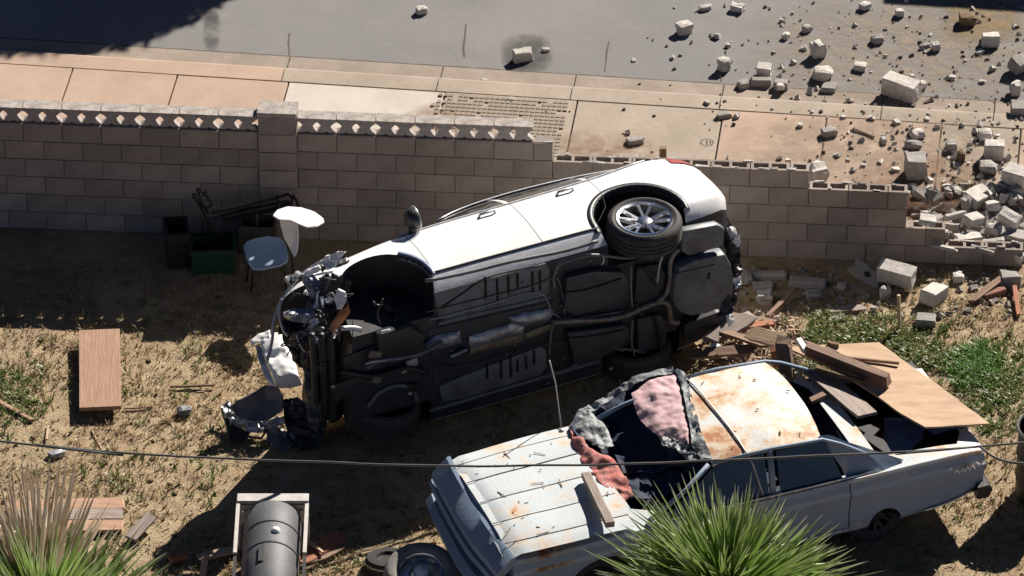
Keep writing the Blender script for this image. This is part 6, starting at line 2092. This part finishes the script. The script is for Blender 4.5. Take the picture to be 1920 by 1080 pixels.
def palm(label, px, py, z, n, seed, L=0.75, dry=3, dry_az=None):
    c = W(px, py, z)
    rg = random.Random(seed)
    root = empty('fan_palm', Vector((c.x, c.y, 0)))
    tag(root, label, 'palm', 'fan palms at the bottom edge')
    b = MB()
    pts = [Vector((0.03 * math.sin(k), 0.02 * math.cos(k * 2), z * k / 6 - 0.05)) for k in range(7)]
    b.tube(pts, [0.20, 0.17, 0.16, 0.155, 0.15, 0.15, 0.13], 12)
    b.build('trunk', M['bark'], root, smooth=True)
    for i in range(n):
        az = 2.399963 * i + rg.uniform(-0.2, 0.2)
        el = R(rg.choice([rg.uniform(58, 86), rg.uniform(36, 66), rg.uniform(14, 44), rg.uniform(14, 40)]))
        o = fan_frond(rg, az, el, rg.uniform(0.22, 0.5), L * rg.uniform(0.85, 1.1), 'palm_leaf', root, nb=22, spread=rg.uniform(110, 160))
        o.location = (0, 0, z - 0.05)
    for i in range(dry):
        az = (dry_az[i] if dry_az else rg.uniform(0, 6.28))
        o = fan_frond(rg, R(az), R(rg.uniform(40, 62)), 0.45, L * 1.45, 'dry_leaf', root, nb=16, spread=60)
        o.location = (0, 0, z - 0.08)
        o['label'] = 'dry straw-coloured frond'
    return root
palm('green fan palm in front of the rusted car at the bottom edge', 1362, 1178, 1.35, 50, 5, 1.08, 0)
palm('green fan palm in the bottom left corner with dry tips', 84, 1240, 1.35, 48, 9, 1.10, 6, [95, 108, 84, 120, 100, 90])

# ================================================================== GRASS AND WEEDS
def tufts(name, m, n, region, dens, hmin, hmax, nb, spread, label, cat, seed, w=0.006):
    rg = random.Random(seed)
    V, F, Tt = [], [], []
    k = 0
    while k < n:
        px, py = rg.uniform(region[0], region[2]), rg.uniform(region[1], region[3])
        if rg.random() > dens(px, py):
            continue
        p = on_floor(px, py)
        k += 1
        h0 = hmin + (hmax - hmin) * rg.random() ** 1.6
        for q in range(rg.randint(nb // 2, nb)):
            a = rg.uniform(0, 6.283)
            d = Vector((math.cos(a), math.sin(a), 0))
            h = h0 * rg.uniform(0.5, 1.1)
            lean = rg.uniform(0.15, 1.3) * h
            b0 = p + d * rg.uniform(0, spread)
            sd = Vector((-d.y, d.x, 0)) * w * rg.uniform(0.6, 1.4)
            i0 = len(V)
            V += [b0 - sd, b0 + sd, b0 + d * lean * 0.45 + Vector((0, 0, h * 0.65)) - sd * 0.7, b0 + d * lean * 0.45 + Vector((0, 0, h * 0.65)) + sd * 0.7, b0 + d * lean + Vector((0, 0, h * rg.uniform(0.7, 1.0)))]
            Tt += [0.0, 0.0, 0.5, 0.5, 1.0]
            F += [(i0, i0 + 1, i0 + 3, i0 + 2), (i0 + 2, i0 + 3, i0 + 4)]
    return stuff(blades_object(name, [tuple(v) for v in V], F, Tt, M[m]), label, cat)
def nz(x, y, f, o=0):
    return noise.noise(Vector((x * f, y * f * 1.8, o)))
tufts('dry_grass', 'straw', 12000, (-20, 500, 1940, 1090), lambda x, y: 0.25 + 0.75 * max(0, min(1, 0.5 + 1.6 * nz(x, y, 0.006, 2))), 0.02, 0.075, 7, 0.03, 'short dry grass and straw over the yard', 'grass', 31, 0.005)
def weed_den(x, y):
    r = max(0, 1 - ((x - 1640) / 290) ** 2 - ((y - 655) / 75) ** 2)
    r2 = max(0, 1 - ((x - 1870) / 90) ** 2 - ((y - 720) / 110) ** 2)
    l = max(0, 1 - ((x - 10) / 100) ** 2 - ((y - 730) / 90) ** 2)
    c = max(0, 0.35 - ((x - 300) / 500) ** 2 - ((y - 900) / 100) ** 2)
    return min(1, 1.5 * max(r * 0.9, r2 * 0.8, l * 0.45, c * 0.25, 0.02)) * max(0, min(1, 0.6 + 1.5 * nz(x, y, 0.012, 7)))
tufts('weeds', 'weed', 2600, (-20, 560, 1940, 1085), weed_den, 0.025, 0.10, 9, 0.035, 'low green weeds in patches of the yard', 'weeds', 33, 0.007)
M['bright_grass'] = leaf_mat('bright_grass', ((0.07, 0.17, 0.025), (0.12, 0.25, 0.045)), (0.17, 0.27, 0.08))
tufts('grass_clump', 'bright_grass', 240, (1760, 630, 1890, 745), lambda x, y: max(0, 1 - ((x - 1828) / 55) ** 2 - ((y - 692) / 50) ** 2), 0.05, 0.15, 9, 0.06, 'taller bright green grass clump at the right', 'grass', 35, 0.006)

# ================================================================== BEYOND THE FRAME: SHADOW CASTERS ADDED OUT OF VIEW
tr = empty('shadow_tree', Vector((-1.6, 12.1, 0)))  # tree added out of view, crown kept dense for its shadow
tag(tr, 'unseen dense round tree added across the road to cast the shadow at the top left', 'tree')
b = MB()
b.tube([(0, 0, -0.05), (0.05, 0, 1.0), (0.0, 0.05, 2.0), (0.05, 0.0, 3.2)], [0.20, 0.16, 0.14, 0.10], 10)
for k in range(7):
    a = k * 0.9
    b.tube([(0.02, 0.02, 1.9 + 0.15 * k), (0.6 * math.cos(a), 0.6 * math.sin(a), 2.6 + 0.2 * k), (1.3 * math.cos(a), 1.3 * math.sin(a), 3.2 + 0.2 * k)], [0.08, 0.05, 0.02], 6)
b.build('trunk', M['bark'], tr, smooth=True)
rg = random.Random(4)
V, F, Tt = [], [], []
for k in range(26000):
    while True:
        p = Vector((rg.uniform(-1, 1), rg.uniform(-1, 1), rg.uniform(-1, 1)))
        if 0.3 < p.length < 1:
            break
    p = Vector((p.x * 2.25, p.y * 2.1, p.z * 1.75)) * (1 + 0.03 * noise.noise(p * 2.0))
    c = p + Vector((0, 0, 4.2))
    u = Vector((rg.uniform(-1, 1), rg.uniform(-1, 1), rg.uniform(-0.5, 0.5))).normalized()
    v = u.orthogonal().normalized()
    s_ = rg.uniform(0.12, 0.20)
    i0 = len(V)
    V += [tuple(c - u * s_), tuple(c + v * s_ * 0.5), tuple(c + u * s_), tuple(c - v * s_ * 0.5)]
    Tt += [0.0, 0.5, 1.0, 0.5]
    F.append((i0, i0 + 1, i0 + 2, i0 + 3))
blades_object('crown', V, F, Tt, M['tree_leaf'], tr)
# unseen box trailer, added to throw the straight shadow at the top right
e0 = W(1668, 10, 0)
h_t = 2.2
tl = empty('shadow_trailer', Matrix.Translation(Vector((e0.x + 0.73 * h_t + 1.9, e0.y + 1.18 * h_t + 0.70, 0))) @ Matrix.Rotation(math.atan2(T.y, T.x), 4, 'Z'))
tag(tl, 'unseen navy box trailer added beyond the top right corner to cast a straight shadow', 'trailer')
o = MB().box((0, 0, 1.3), (3.8, 1.9, 1.8)).build('body', M['blue_panel'], tl)
bevel(o, 0.05, 2)
for sx in (-0.5, 0.5):
    for sy in (-1, 1):
        wheel((sx, sy * 0.85, 0.32), (0, sy, 0), tl, r=0.32, wdt=0.2, rim=0.2)
MB().box((-2.5, 0, 0.45), (1.3, 0.10, 0.10)).build('drawbar', M['dark_metal'], tl)
